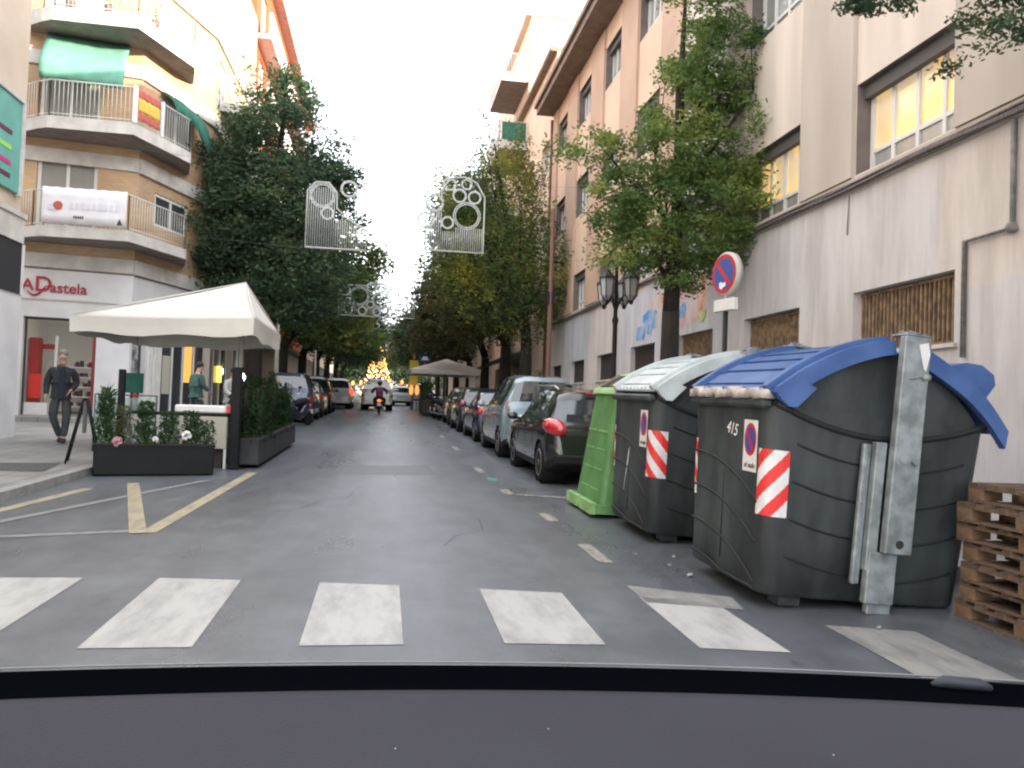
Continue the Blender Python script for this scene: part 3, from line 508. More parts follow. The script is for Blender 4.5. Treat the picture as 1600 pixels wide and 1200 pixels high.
# grey tower far down the street
tw = thing('church_tower', 'hazy grey tower rising over the trees at the end of the street', 'tower', (10.0, 150, gz(150)))
mb = MB(); mb.box(-3, 3, -3, 3, -5, 22); mb.box(-3.4, 3.4, -3.4, 3.4, 22, 22.7); mb.box(-2.4, 2.4, -2.4, 2.4, 22.7, 26); mb.build('shaft', M['stone'], tw)
mb = MB(); mb.add([(-2.4, -2.4, 26), (2.4, -2.4, 26), (2.4, 2.4, 26), (-2.4, 2.4, 26), (0, 0, 30)], [(0, 1, 4), (1, 2, 4), (2, 3, 4), (3, 0, 4)]); mb.build('roof', M['stone'], tw)
mb = MB(); mb.box(-0.6, 0.6, -3.05, -2.98, 16, 19); mb.build('belfry_opening', M['dark'], tw)

# ------------------------------------------------------------------ left near building
bN = thing('corner_building', 'near left building with white pillar, black fascia and a turquoise banner', 'building')
N = Facade((-7.5, 17.7), (-7.5, -6), bN); N.n = Vector((1, 0, 0)); UN = lambda Y: 17.7 - Y
mb = MB(); N.wall(mb, 4.45, 14, [], 0.2); mb.quad((-7.5, 17.7, -2), (-20, 17.7, -2), (-20, 17.7, 14), (-7.5, 17.7, 14)); mb.quad((-7.5, -6, 14), (-20, -6, 14), (-20, 17.7, 14), (-7.5, 17.7, 14)); mb.build('upper_wall', M['wall_tan'], bN)
mb = MB(); N.fbox(mb, -0.15, 1.0, -2, 3.42, -0.02, 0.03); N.fbox(mb, -0.16, -0.02, 3.42, 4.45, -0.02, 0.05); mb.quad((-7.52, 17.82, -2), (-14, 17.82, -2), (-14, 17.82, 4.4), (-7.52, 17.82, 4.4)); mb.build('white_pillar', M['wall_white'], bN)
mb = MB(); N.wall(mb, -2, 3.42, [(1.2, 4.2, 0.55, 3.0), (5.2, 9.2, 0.55, 3.0)], 0.3, -0.01, 1.0); mb.build('shop_wall', M['wall_white'], bN)
for a, b in ((1.2, 4.2), (5.2, 9.2)): N.window(a, b, 0.55, 3.0, -0.2, fm=M['frame_dark'], mull=1, name='shop_window')
mb = MB(); N.fbox(mb, 0.0, 22, 3.42, 4.45, 0.0, 0.06); mb.build('black_fascia', M['frame_dark'], bN)
mb = MB(); N.fbox(mb, 0.0, 22, 4.45, 4.95, 0.0, 0.09); N.fbox(mb, 0, 22, 4.95, 5.05, 0, 0.13); mb.build('string_course', M['ledge'], bN)
mb = MB(); N.fbox(mb, 0.35, 4.2, 5.4, 7.22, 0.03, 0.08); ts = mb.build('banner', M['tealsign'], bN)
mb = MB(); N.fbox(mb, 0.25, 4.3, 7.222, 7.3, 0.02, 0.12); N.fbox(mb, 0.25, 0.348, 5.35, 7.22, 0.02, 0.12); mb.build('frame', M['ledge'], ts)
mb = MB()
for z, l, k in ((6.45, 1.1, 0), (6.15, 0.9, 1), (5.85, 0.9, 2), (5.6, 0.9, 3)):
    mb.mi(k % 3); N.fbox(mb, 0.75, 0.75 + l, z, z + 0.09, 0.081, 0.09)
mb.build('lettering', [M['purple'], mat('lime_print', (0.30, 0.60, 0.12), 0.6), mat('magenta_print', (0.5, 0.03, 0.22), 0.6)], ts)
for z in (9.4, 12.4): N.window(2, 3.6, z, z + 1.4, 0.0, mull=1)

# ------------------------------------------------------------------ left shop / apartment building with chamfered corner
bL = thing('balcony_building', 'tan brick corner apartment building with curved balconies above a white shop', 'building')
W0, W1, W3 = (-14.0, 23.7), (-7.4, 24.85), (-6.17, 28.6)
A = Facade(W0, W1, bL); A.n = Vector((A.d.y, -A.d.x, 0)); B_ = Facade(W1, W3, bL); B_.n = Vector((B_.d.y, -B_.d.x, 0))
UA = lambda X: (X + 14.0) / A.d.x
zl = [5.37, 8.38, 11.15, 14.2]
hA = [(UA(-9.98), UA(-8.45), 6.15, 8.15), (UA(-10.0), UA(-8.45), 9.05, 11.0), (UA(-10.0), UA(-8.4), 12.1, 14.0)]
mb = MB(); A.wall(mb, 5.2, 18, hA, 0.18); B_.wall(mb, 5.2, 18, [(0.85, 2.65, 6.62, 7.62), (0.85, 2.75, 9.25, 10.6), (0.75, 2.75, 12.15, 13.2)], 0.18)
C_ = Facade(W3, (-6.1, 36.0), bL); C_.n = Vector((1, 0, 0))
C_hol = [(0.5, 1.9, 5.95, 7.6), (0.5, 1.9, 8.7, 10.2), (0.5, 1.9, 11.6, 13.3), (3.2, 4.6, 5.95, 7.6), (3.2, 4.6, 8.7, 10.2), (3.2, 4.6, 11.6, 13.3), (5.4, 6.6, 8.7, 10.2)]
C_.wall(mb, 5.2, 18, C_hol, 0.18)
mb.add([(-14, 23.7, 18), (-7.4, 24.85, 18), (-6.17, 28.6, 18), (-6.1, 36, 18), (-20, 36, 18), (-20, 23.7, 18)], [tuple(range(6))]); mb.quad((-6.1, 36, -2), (-20, 36, -2), (-20, 36, 18), (-6.1, 36, 18))
mb.build('brick_wall', M['brick'], bL)
mb = MB()
for z in zl[0:4]:
    A.fbox(mb, 0, A.L, z - 0.4, z, 0.004, 0.07); B_.fbox(mb, -0.02, B_.L, z - 0.42, z, 0.004, 0.10); C_.fbox(mb, 0, C_.L, z - 0.42, z, 0.004, 0.09)
mb.build('floor_band', M['ledge'], bL)
A.window(hA[0][0] + .01, hA[0][1] - .01, 6.15, 8.14, -0.12, mull=1, fw=0.09, gm=M['shutter'], shutter=0.0, label='white framed balcony window with grey shutters down')
A.window(hA[1][0] + .01, hA[1][1] - .01, 9.05, 10.99, -0.12, mull=1, fw=0.09, gm=M['glass'], shutter=0.9)
A.window(hA[2][0] + .01, hA[2][1] - .01, 12.1, 13.99, -0.12, mull=1, fw=0.09, gm=M['glass_pale'])
B_.window(0.86, 2.64, 6.62, 7.61, -0.08, mull=1, fw=0.08, label='white framed double window with dark panes')
B_.window(0.86, 2.74, 9.25, 10.59, -0.08, mull=1, fw=0.08, gm=M['glass_pale'])
B_.window(0.76, 2.74, 12.15, 13.19, -0.08, mull=2, fw=0.07, gm=M['shutter_white'])
for h in C_hol: C_.window(h[0] + .01, h[1] - .01, h[2], h[3] - .01, -0.1, mull=1, gm=M['glass'], shutter=0.55)
bal_out = [(-10.6, 24.25), (-9.75, 23.6), (-9.38, 23.38), (-7.15, 23.40), (-6.20, 25.85), (-6.55, 27.2)]
bals = []
for z, th in ((5.97, 0.30), (8.99, 0.34), (12.02, 0.38), (15.0, 0.36)):
    bals.append(balcony(bL, bal_out, z, th))
# bushy pots on the top visible balcony
for (x, y, pw) in ((-9.0, 23.55, 'leftmost'), (-8.0, 23.55, 'middle'), (-6.95, 24.2, 'rightmost')):
    t_ = thing('balcony_plant', pw + ' straggly potted plant on the highest visible balcony', 'plant', (x, y, 12.03), group='plants on the highest visible balcony')
    MB().lathe((0, 0, 0), [(0.09, 0), (0.13, 0.22)], 10).build('pot', M['rustpipe'], t_)
    mb = MB()
    for k in range(70):
        a = random.uniform(0, 6.28); r_ = random.uniform(0, 0.3); z = 0.25 + random.uniform(0, 0.5); c = Vector((r_ * cos(a), r_ * sin(a), z)); d1 = Vector((random.gauss(0, 1), random.gauss(0, 1), random.gauss(0, 1))).normalized() * 0.05; d2 = d1.orthogonal().normalized() * 0.02
        mb.quad(c - d1, c - d2, c + d1, c + d2)
    mb.build('leaves', LEAF_B, t_)
# awning over the second balcony
mb = MB(); n_ = 14
def awn_row(u0, u1, za, oa): return [A.p(u0 + (u1 - u0) * k / n_, za + 0.012 * sin(k * 2.1), oa) for k in range(n_ + 1)]
ua0, ua1 = UA(-9.85), UA(-7.75)
rows = [awn_row(ua0, ua1, 11.72, 0.06), awn_row(ua0, ua1, 11.15, 0.55), awn_row(ua0, ua1, 10.55, 1.0), awn_row(ua0 + .02, ua1 - .02, 10.22, 1.06), awn_row(ua0 + .02, ua1 - .02, 10.02, 1.0)]
vs = sum(rows, []); fs = [(r * (n_ + 1) + k, r * (n_ + 1) + k + 1, (r + 1) * (n_ + 1) + k + 1, (r + 1) * (n_ + 1) + k) for r in range(4) for k in range(n_)]
aw = tag(empty('awning', (0, 0, 0)), 'faded sea green awning pulled out over the middle balcony', 'awning')
c_ = MB().add(vs, fs, True).build('canvas', M['awn'], aw)
so_ = c_.modifiers.new('s', 'SOLIDIFY'); so_.thickness = 0.012
MB().tube([A.p(ua0, 10.47, .96), A.p(ua1, 10.47, .96)], 0.02, 6).tube([A.p(ua0, 11.0, 0.05), A.p(ua0, 10.54, 1.0)], 0.012, 5).tube([A.p(ua1, 11.0, 0.05), A.p(ua1, 10.54, 1.0)], 0.012, 5).build('arm_frame', M['rail'], aw)
aw2 = tag(empty('awning', (0, 0, 0)), 'rumpled dark green awning hanging over the side window', 'awning')
mb = MB(); n_ = 12; rows = []
for (z, o) in ((10.75, 0.05), (10.6, 0.3), (10.42, 0.5), (10.2, 0.62), (10.02, 0.6)):
    rows += [B_.p(0.85 + 1.95 * k / n_, z + 0.05 * sin(k * 1.7 + z * 3) - (0.9 * (k - 6) / 6 if k > 6 else 0) * (10.75 - z), o + 0.05 * sin(k * 2.3 + z)) for k in range(n_ + 1)]
mb.add(rows, [(r * (n_ + 1) + k, r * (n_ + 1) + k + 1, (r + 1) * (n_ + 1) + k + 1, (r + 1) * (n_ + 1) + k) for r in range(4) for k in range(n_)], True)
c_ = mb.build('canvas', M['awn_d'], aw2); so_ = c_.modifiers.new('s', 'SOLIDIFY'); so_.thickness = 0.012
MB().tube([B_.p(0.85, 10.78, 0.05), B_.p(2.8, 10.78, 0.05)], 0.03, 6).build('roller', M['rail'], aw2)
# flag on the railing, banner on the lower railing
R4 = Facade((-7.15, 23.40), (-6.20, 25.85)); R4.n = Vector((R4.d.y, -R4.d.x, 0))
fl = thing('flag', 'red and yellow striped flag tied to the balcony railing', 'flag')
def cloth(F_, u0, u1, z0, z1, o, m, name, parent, amp=0.012, n=16):
    vs = []; 
    for j in range(5):
        for k in range(n + 1): vs.append(F_.p(u0 + (u1 - u0) * k / n, z0 + (z1 - z0) * j / 4 + amp * sin(k * 1.9), o + amp * sin(k * 1.3 + j)))
    ob = MB().add(vs, [(r * (n + 1) + k, r * (n + 1) + k + 1, (r + 1) * (n + 1) + k + 1, (r + 1) * (n + 1) + k) for r in range(4) for k in range(n)], True).build(name, m, parent)
    q = ob.modifiers.new('s', 'SOLIDIFY'); q.thickness = 0.006; return ob
cloth(R4, 0.12, 1.05, 9.74, 9.98, 0.03, M['flag_r'], 'red_stripe', fl); cloth(R4, 0.12, 1.05, 9.36, 9.74, 0.03, M['flag_y'], 'yellow_stripe', fl); cloth(R4, 0.12, 1.05, 9.12, 9.36, 0.03, M['flag_r'], 'red_stripe', fl)
R3 = Facade((-9.38, 23.38), (-7.15, 23.40)); R3.n = Vector((0, -1, 0))
bn = thing('banner', 'white printed banner with a red mark stretched along the lowest balcony railing', 'banner')
cloth(R3, 0.0, 2.17, 6.03, 7.02, 0.05, M['banner'], 'sheet', bn, 0.01, 24)
mb = MB(); blobp = [(0.42 + 0.13 * cos(a) * random.uniform(.8, 1.1), 6.52 + 0.13 * sin(a) * random.uniform(.8, 1.1)) for a in np.linspace(0, 6.0, 14)]
mb.add([R3.p(u, z, 0.075) for u, z in blobp], [tuple(range(14))]); mb.mi(1).add([R3.p(0.28 + 0.13 * cos(a), 6.48 + 0.09 * sin(a), 0.071) for a in np.linspace(0, 6, 12)], [tuple(range(12))]); mb.build('emblem', [M['flag_r'], M['lilac']], bn)
mb = MB()
for k in range(9): R3.fbox(mb, 0.72 + k * 0.145, 0.80 + k * 0.145, 6.45, 6.60 + 0.02 * (k % 3), 0.073, 0.078)
mb.mi(1)
for k in range(5): R3.fbox(mb, 0.82 + k * 0.055, 0.855 + k * 0.055, 6.19, 6.26, 0.073, 0.078)
mb.add([R3.p(1.93, 6.08, 0.076), R3.p(2.08, 6.08, 0.076), R3.p(2.0, 6.26, 0.076)], [(0, 1, 2)]); mb.build('faded_print', [M['lilac'], M['txtblk']], bn)
# white panel on the railing post
for a_, b_2 in ((-0.06, 0.08), (1.15, 1.24)): mb = MB(); R4.fbox(mb, a_, b_2, 8.99, 10.02, -0.02, 0.03); mb.build('panel', M['white'], bals[1])

# ground floor shop of the corner building
dr = (UA(-10.12), UA(-8.28), 0.70, 3.56); 
mb = MB(); A.wall(mb, -1, 4.92, [dr], 0.35, 0.0); 
B_.wall(mb, -1, 4.92, [(0.1, 0.75, 0.8, 3.4)], 0.3)
mb.build('shop_wall', M['wall_white'], bL)
mb = MB(); A.fbox(mb, 0, A.L, 4.05, 4.09, 0.003, 0.05); mb.build('fascia_ledge', M['ledge'], bL)
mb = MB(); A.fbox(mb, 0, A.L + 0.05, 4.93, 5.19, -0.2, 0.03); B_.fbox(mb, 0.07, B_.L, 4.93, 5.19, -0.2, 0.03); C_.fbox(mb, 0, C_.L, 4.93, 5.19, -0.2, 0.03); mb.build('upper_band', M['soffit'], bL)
# entrance room
def room(F_, u0, u1, z0, z1, depth, m, name, parent):
    mb = MB(); o0, o1 = -0.35, -depth
    mb.quad(F_.p(u0, z0, o1), F_.p(u1, z0, o1), F_.p(u1, z1, o1), F_.p(u0, z1, o1))
    mb.quad(F_.p(u0, z0, o0), F_.p(u0, z0, o1), F_.p(u0, z1, o1), F_.p(u0, z1, o0)); mb.quad(F_.p(u1, z0, o0), F_.p(u1, z0, o1), F_.p(u1, z1, o1), F_.p(u1, z1, o0))
    mb.quad(F_.p(u0, z1, o0), F_.p(u1, z1, o0), F_.p(u1, z1, o1), F_.p(u0, z1, o1)); mb.quad(F_.p(u0, z0, o0), F_.p(u1, z0, o0), F_.p(u1, z0, o1), F_.p(u0, z0, o1))
    return mb.build(name, m, parent)
rm = room(A, dr[0], dr[1], dr[2], dr[3], 3.2, M['shop_in'], 'shop_interior', bL)
mb = MB()
A.fbox(mb, dr[0], dr[0] + 0.05, dr[2], dr[3] - .06, -0.3, -0.22); A.fbox(mb, dr[1] - 0.05, dr[1], dr[2], dr[3] - .06, -0.3, -0.22); A.fbox(mb, dr[0], dr[1], dr[3] - 0.06, dr[3], -0.3, -0.22)
mb.build('door_frame', M['frame_dark'], bL)
mb = MB(); A.fbox(mb, dr[0] + 0.06, dr[0] + 0.30, dr[2], 3.0, -1.1, -0.6); A.fbox(mb, dr[1] - 0.14, dr[1] - 0.06, dr[2], 3.4, -0.5, -0.36); A.fbox(mb, dr[0] + .30, dr[0] + .68, 2.7, 2.85, -1.1, -1.0); mb.build('red_panels', M['shop_red'], rm)
mb = MB(); A.fbox(mb, dr[0] + 0.66, dr[0] + 0.73, dr[2], 3.1, -0.9, -0.85); mb.build('inner_post', M['white'], rm)
mb = MB()
for k, z in enumerate((1.0, 1.3, 1.6, 1.9, 2.2)):
    A.fbox(mb.mi(0), dr[1] - 0.95, dr[1] - 0.2, z, z + 0.03, -2.2, -1.7)
    for j in range(6): A.fbox(mb.mi(1 + (j + k) % 3), dr[1] - 0.93 + j * 0.12, dr[1] - 0.85 + j * 0.12, z + 0.03, z + 0.03 + 0.12 + 0.04 * ((j * k) % 3), -2.0, -1.8)
mb.build('goods_shelf', [M['white'], M['txtblk'], M['card'], M['purple']], rm)
mb = MB(); A.fbox(mb, dr[0] + 0.10, dr[0] + 0.42, 1.25, 1.95, -0.58, -0.5); mb.build('red_poster', M['refl_r'], rm)
mb = MB(); A.fbox(mb, dr[0] + 0.02, dr[0] + 0.62, dr[2], 1.12, -0.6, -0.4); mb.build('counter', M['white'], rm)
mb = MB(); mb.lathe(A.p(dr[1] - 0.28, 3.38, -0.7), [(0.02, 0.08), (0.12, 0.06), (0.13, 0), (0.02, -0.02)], 14); mb.build('ceiling_lamp', M['lamp_on'], rm)
# shop name on the fascia
T = Matrix.Translation(A.p(UA(-9.55), 4.42, 0.03)) @ Matrix(((A.d.x, 0, A.n.x, 0), (A.d.y, 0, A.n.y, 0), (0, 1, 0, 0), (0, 0, 0, 1)))
text_mesh('eA', 0.46, 'shop_lettering', M['txtred'], bL, T @ Matrix.Translation((-0.62, 0.02, 0)), 0.015)
text_mesh('D', 0.60, 'shop_lettering', M['txtred'], bL, T @ Matrix.Translation((-0.12, 0.05, 0)), 0.015)
text_mesh('astela', 0.42, 'shop_lettering', M['txtred'], bL, T @ Matrix.Translation((0.52, -0.02, 0)), 0.015)
mb = MB(); pts = [T @ Vector((-0.62 + 0.62 * t_, 0.02 - 0.28 * sin(pi * min(1, t_ * 1.1)) ** 1.0 * (1 if t_ < .9 else .9), 0.005)) for t_ in np.linspace(0.15, 1, 14)]; mb.tube(pts, [0.03 * (1 - abs(2 * t_ - 1) ** 2) + 0.006 for t_ in np.linspace(0, 1, 14)], 6); mb.build('shop_lettering', M['txtred'], bL)
# window next to the corner, bar front along the street wall
w_ = B_.window(0.1, 0.75, 0.8, 3.39, -0.2, fm=M['frame_dark'], mull=0, gm=mat('poster_glass', (0.12, 0.12, 0.13), 0.25, col2=(0.38, 0.37, 0.38), scale=5, thr=(0.42, 0.58)), name='shop_window', label='shop window pasted with dark posters')
mb = MB(); B_.fbox(mb, 0.42, 0.66, 1.35, 1.85, -0.185, -0.17); mb.build('red_poster', M['refl_r'], w_)
bar = MB()
for u0, u1 in ((0.85, 1.02), (1.12, 1.22), (1.3, 1.5)): B_.fbox(bar, u0, u1, 0.4, 3.6, 0.004, 0.06)
bar.build('pale_door_frame', M['white'], bL)
mb = MB(); B_.fbox(mb, 1.52, B_.L, 0.3, 3.6, 0.004, 0.02); C_.fbox(mb, 0.02, C_.L, 0.3, 3.6, 0.004, 0.02); mb.build('bar_glass_front', M['glass'], bL)
mb = MB()
for k, u in enumerate(np.arange(2.05, B_.L, 0.62)): B_.fbox(mb, u, u + 0.05, 0.3, 3.6, 0.022, 0.07)
for u in np.arange(0.3, C_.L, 1.1): C_.fbox(mb, u, u + 0.06, 0.3, 3.6, 0.022, 0.07)
B_.fbox(mb, 1.52, B_.L, 3.6, 3.75, 0.004, 0.08); C_.fbox(mb, 0, C_.L, 3.6, 3.75, 0.004, 0.08); mb.build('bar_frames', M['frame'], bL)
mb = MB(); B_.fbox(mb, 2.75, 3.2, 1.9, 3.5, 0.024, 0.05); mb.build('amber_panel', M['warm_on'], bL)
mb = MB(); B_.fbox(mb, 1.6, 2.0, 1.5, 2.7, 0.024, 0.04); mb.build('menu_poster', M['cab'], bL)
mb = MB(); C_.fbox(mb, 1.9, 2.5, 2.0, 2.6, 0.08, 0.14); mb.build('yellow_lit_sign', M['yel_on'], bL)
for u, z in ((4.5, 2.6), (5.6, 2.5), (6.6, 2.4)): 
    mb = MB(); mb.lathe(C_.p(u, z, 0.3), [(0.04, 0), (0.09, -0.05), (0.09, -0.2), (0.03, -0.24)], 10); mb.build('hanging_lamp', M['white_on'], bL)
for (x, y) in ((-6.0, 28.5), (-5.9, 32)): MB().box(x - .1, x + .1, y - .1, y + .1, 0.4, 5).build('column', M['pil'], bL)
# side balconies on the street face
for z in (5.97, 8.99, 12.02): balcony(bL, [(-6.15, 29.6), (-5.2, 29.9), (-5.2, 33.5), (-6.1, 33.9)], z, 0.34)

# red-orange building farther along, catching the last sun
bO = thing('orange_building', 'sunlit orange red building with white balcony bands, tallest on the left', 'building')
O = Facade((-6.2, 36.2), (-6.2, 60), bO); O.n = Vector((1, 0, 0))
hO = [(u, u + 1.5, z, z + 1.9) for z in (8.9, 12.0, 15.1, 18.2) for u in np.arange(1.2, 22, 3.6)]
mb = MB(); O.wall(mb, -2, 4.6, [], 0.2); O.fbox(mb, 0, O.L, 4.4, 4.6, .004, .5); mb.build('dark_shopfront', M['frame_dark'], bO)
mb = MB(); O.wall(mb, 4.61, 21.2, hO, 0.2); mb.quad((-6.2, 36.2, -2), (-20, 36.2, -2), (-20, 36.2, 21.2), (-6.2, 36.2, 21.2)); mb.quad((-6.2, 60, -2), (-20, 60, -2), (-20, 60, 21.2), (-6.2, 60, 21.2)); mb.quad((-6.2, 36.2, 21.2), (-20, 36.2, 21.2), (-20, 60, 21.2), (-6.2, 60, 21.2)); mb.build('wall', M['red'], bO)
for h in hO: O.window(h[0], h[1], h[2], h[3], -0.12, mull=1, fm=M['frame'], gm=M['glass_pale'])
mb = MB(); O.fbox(mb, -0.2, O.L, 21.2, 21.5, -13, 0.5); mb.build('eave', M['flag_y'] if False else M['ledge'], bO)
for z in (8.3, 11.4, 14.5, 17.6):
    mb = MB(); O.fbox(mb, 0.1, O.L - 2, z - 0.2, z + 0.95, 0.55, 0.67); O.fbox(mb, 0.1, O.L - 2, z - 0.2, z, 0.004, 0.55); mb.build('balcony', M['white'], bO)
bP = thing('far_left_block', 'cream apartment block behind the trees, farthest on the left of the street', 'building')
P_ = Facade((-6.3, 60.2), (-6.3, 100), bP); P_.n = Vector((1, 0, 0)); hP = [(u, u + 1.5, z, z + 1.6) for z in (6, 9, 12) for u in np.arange(1.5, 38, 4)]
mb = MB(); P_.wall(mb, -2, 4.8, [], 0.2); mb.build('dark_shopfront', M['frame_dark'], bP)
mb = MB(); P_.wall(mb, 4.81, 14.5, hP, 0.2); mb.quad((-6.3, 60.2, 14.5), (-20, 60.2, 14.5), (-20, 100, 14.5), (-6.3, 100, 14.5)); mb.build('wall', M['wall_cream'], bP)
for h in hP: P_.window(h[0], h[1], h[2], h[3], -0.12, mull=1)
bE = thing('end_block', 'grey building closing the end of the street behind the lit tree', 'building')
E_ = Facade((-16, 130), (20, 130), bE); E_.n = Vector((0, -1, 0)); hE = [(u, u + 1.4, z, z + 1.8) for z in (5, 8, 11) for u in np.arange(2, 34, 3.2)]
mb = MB(); E_.wall(mb, -2, 13.5, hE, 0.2); mb.quad((-16, 130, 13.5), (20, 130, 13.5), (20, 140, 13.5), (-16, 140, 13.5)); mb.build('wall', M['stone'], bE)
for h in hE: E_.window(h[0], h[1], h[2], h[3], -0.12, mull=1)

# ------------------------------------------------------------------ waste containers
def rring(hx, hy, z, r=0.12, n=6, cx=0.0):
    pts = []
    for qx, qy, a0 in ((-1, -1, pi), (1, -1, 1.5 * pi), (1, 1, 0), (-1, 1, .5 * pi)):
        for k in range(n + 1):
            a = a0 + (pi / 2) * k / n; pts.append((cx + qx * (hx - r) + r * cos(a), qy * (hy - r) + r * sin(a), z))
    return pts
def loft(mb, rings, cap=True, smooth=True):
    n = len(rings[0]); vs = sum(rings, []); fs = []
    for j in range(len(rings) - 1):
        for k in range(n): fs.append((j * n + k, j * n + (k + 1) % n, (j + 1) * n + (k + 1) % n, (j + 1) * n + k))
    mb.add(vs, fs, smooth)
    if cap: mb.add(rings[0], [tuple(range(n - 1, -1, -1))]); mb.add(rings[-1], [tuple(range(n))])
    return mb
BHX = lambda z: 0.76 + 0.075 * z / 1.38; BHY = lambda z: 0.655 + 0.05 * z / 1.38
def offset_poly(pts, d):
    out_ = []
    for i, p in enumerate(pts):
        a = Vector(pts[max(i - 1, 0)]); b = Vector(pts[min(i + 1, len(pts) - 1)]); t = (b - a).normalized(); out_.append((p[0] + t.y * d, p[1] - t.x * d))
    return out_
def container(loc, lidm, label, tilt=4.0, full=True, number=None, tape_dir=1):
    t = thing('waste_container', label, 'waste container', loc, (atan(S), radians(tilt), 0), 'large dark grey waste containers')
    mb = MB(); zs = [0.07, 0.09, 0.45, 0.9, 1.32, 1.38]
    loft(mb, [rring(BHX(z) - (0.03 if z < .08 else 0), BHY(z) - (0.03 if z < .08 else 0), z) for z in zs])
    cheek = [(-.80, 1.34), (-.80, 1.42), (-.6, 1.60), (-.35, 1.745), (-.1, 1.83), (0.1, 1.85), (.28, 1.81), (.52, 1.65), (.72, 1.45), (.80, 1.34)]
    mb.prism(cheek, -0.665, 0.665, 'y')
    mb.bbox(-0.885, -0.80, -0.66, 0.66, 1.36, 1.43, 0.02)              # street side rim
    for sx in (-.5, .5):
        for sy in (-.5, .5): mb.box(sx - .08, sx + .08, sy - .08, sy + .08, 0, .08)
    mb.build('body', M['bin'], t)
    # moulded ribs: arcs along the street side, sagging curves on the ends
    mb = MB()
    for k, z0 in enumerate((0.98, 0.70, 0.42, 0.16)):
        pts = []
        for a in np.linspace(0, 1, 16):
            y = 0.60 - 1.15 * a; z = z0 - 0.28 * a ** 2.3; z = max(z, 0.1); pts.append((-BHX(z) - 0.001, y, z))
        mb.tube(pts, 0.011, 6)
    mb.tube([(-BHX(.2) - .001, 0.02, .2), (-BHX(.86) - .001, 0.02, .86)], 0.006, 5)
    for sgn in (-1, 1):
        for k, z0 in enumerate((1.12, 0.86, 0.60, 0.34)):
            for xa, xb in ((-0.62, -0.14), (0.24, 0.66)):
                pts = []
                for a in np.linspace(0, 1, 10):
                    x = xa + (xb - xa) * a; z = z0 - 0.13 * (1 - (x / 0.68) ** 2) + (0.04 if x < 0 else 0); pts.append((x, sgn * (BHY(z) + 0.001), z))
                mb.tube(pts, 0.009, 6)
        pts = [(x, sgn * (0.672 + 0.03), 1.40 - 0.17 * (1 - (abs(x + .0) / .8) ** 2.0)) for x in np.linspace(-.8, .8, 20)]; mb.tube(pts, 0.022, 6)
    mb.tube([(-BHX(1.0) - .002, 0.6, 1.3), (-BHX(1.0) - .004, 0.6, 1.0)], 0.006, 5)
    mb.build('moulded_ribs', M['bin_rib'], t)
    # front lid
    def arc(P, n=18):
        P = [Vector(p) for p in P]; o = []
        for i in range(len(P) - 1):
            p0, p1, p2, p3 = P[max(i - 1, 0)], P[i], P[i + 1], P[min(i + 2, len(P) - 1)]
            for k in range(n // (len(P) - 1)):
                s_ = k / (n // (len(P) - 1)); o.append(tuple(0.5 * ((2 * p1) + (-p0 + p2) * s_ + (2 * p0 - 5 * p1 + 4 * p2 - p3) * s_ ** 2 + (-p0 + 3 * p1 - 3 * p2 + p3) * s_ ** 3)))
        o.append(tuple(P[-1])); return o
    fa = arc([(-.85, 1.475), (-.62, 1.655), (-.36, 1.80), (-.12, 1.885), (0.0, 1.905)], 20)
    ra = arc([(.22, 1.885), (.36, 1.82), (.58, 1.70), (.77, 1.55), (.93, 1.37)], 20)
    for nm, A_, fr in (('front_lid', fa, True), ('rear_lid', ra, False)):
        mb = MB(); inner = offset_poly(A_, 0.03)
        loft_v = [(x, -.70, z) for x, z in A_] + [(x, .70, z) for x, z in A_] + [(x, -.70, z) for x, z in inner] + [(x, .70, z) for x, z in inner]; n = len(A_)
        fs = [(i, i + 1, n + i + 1, n + i) for i in range(n - 1)] + [(2 * n + i, 3 * n + i, 3 * n + i + 1, 2 * n + i + 1) for i in range(n - 1)] + [(0, n, 3 * n, 2 * n), (n - 1, 3 * n - 1, 4 * n - 1, 2 * n - 1)]
        mb.add(loft_v, fs, True)
        for sgn in (-1, 1):                                          # deep end flanges
            y0, y1 = sgn * 0.70, sgn * 0.76; m_ = len(A_)
            top = offset_poly(A_, -0.018)
            dep = [0.115 - (0.04 * i / m_ if fr else 0) for i in range(m_)]
            low = [(x + (0.02 if fr else 0), z - d_) for (x, z), d_ in zip(A_, dep)]
            if fr: top[0] = (-.84, 1.475); low[0] = (-.80, 1.43); low[1] = (-.74, 1.385); low[2] = (-.68, 1.385); low[3] = (-.62, 1.45); low[4] = (-.55, 1.53)
            mb.prism(top + low[::-1], y0, y1, 'y')
            rid = offset_poly(A_, -0.05); mb.prism(rid + offset_poly(A_, -0.001)[::-1], sgn * 0.60, sgn * 0.68, 'y')   # raised edge rib
        nsl = 5
        for k in range(nsl):                                         # stepped slats running along the lid
            i = 2 + k * 3
            if i + 2 >= len(A_): break
            a = A_[i]; b = A_[i + 2]; oa = offset_poly(A_, -0.014)[i]; ob_ = offset_poly(A_, -0.014)[i + 2]
            mb.prism([a, oa, ob_, b], -0.585 + (0.02 * k), 0.585, 'y')
        if fr:
            for k in range(9): mb.ball((-.835, -0.5 + k * .125, 1.50), 0.011, 6, 4)
        else:
            mb.prism([(.42, 1.79), (.58, 1.835), (.70, 1.83), (.80, 1.77), (.82, 1.70), (.74, 1.58), (.58, 1.70)], -0.74, 0.74, 'y')
        mb.build(nm, lidm, t)
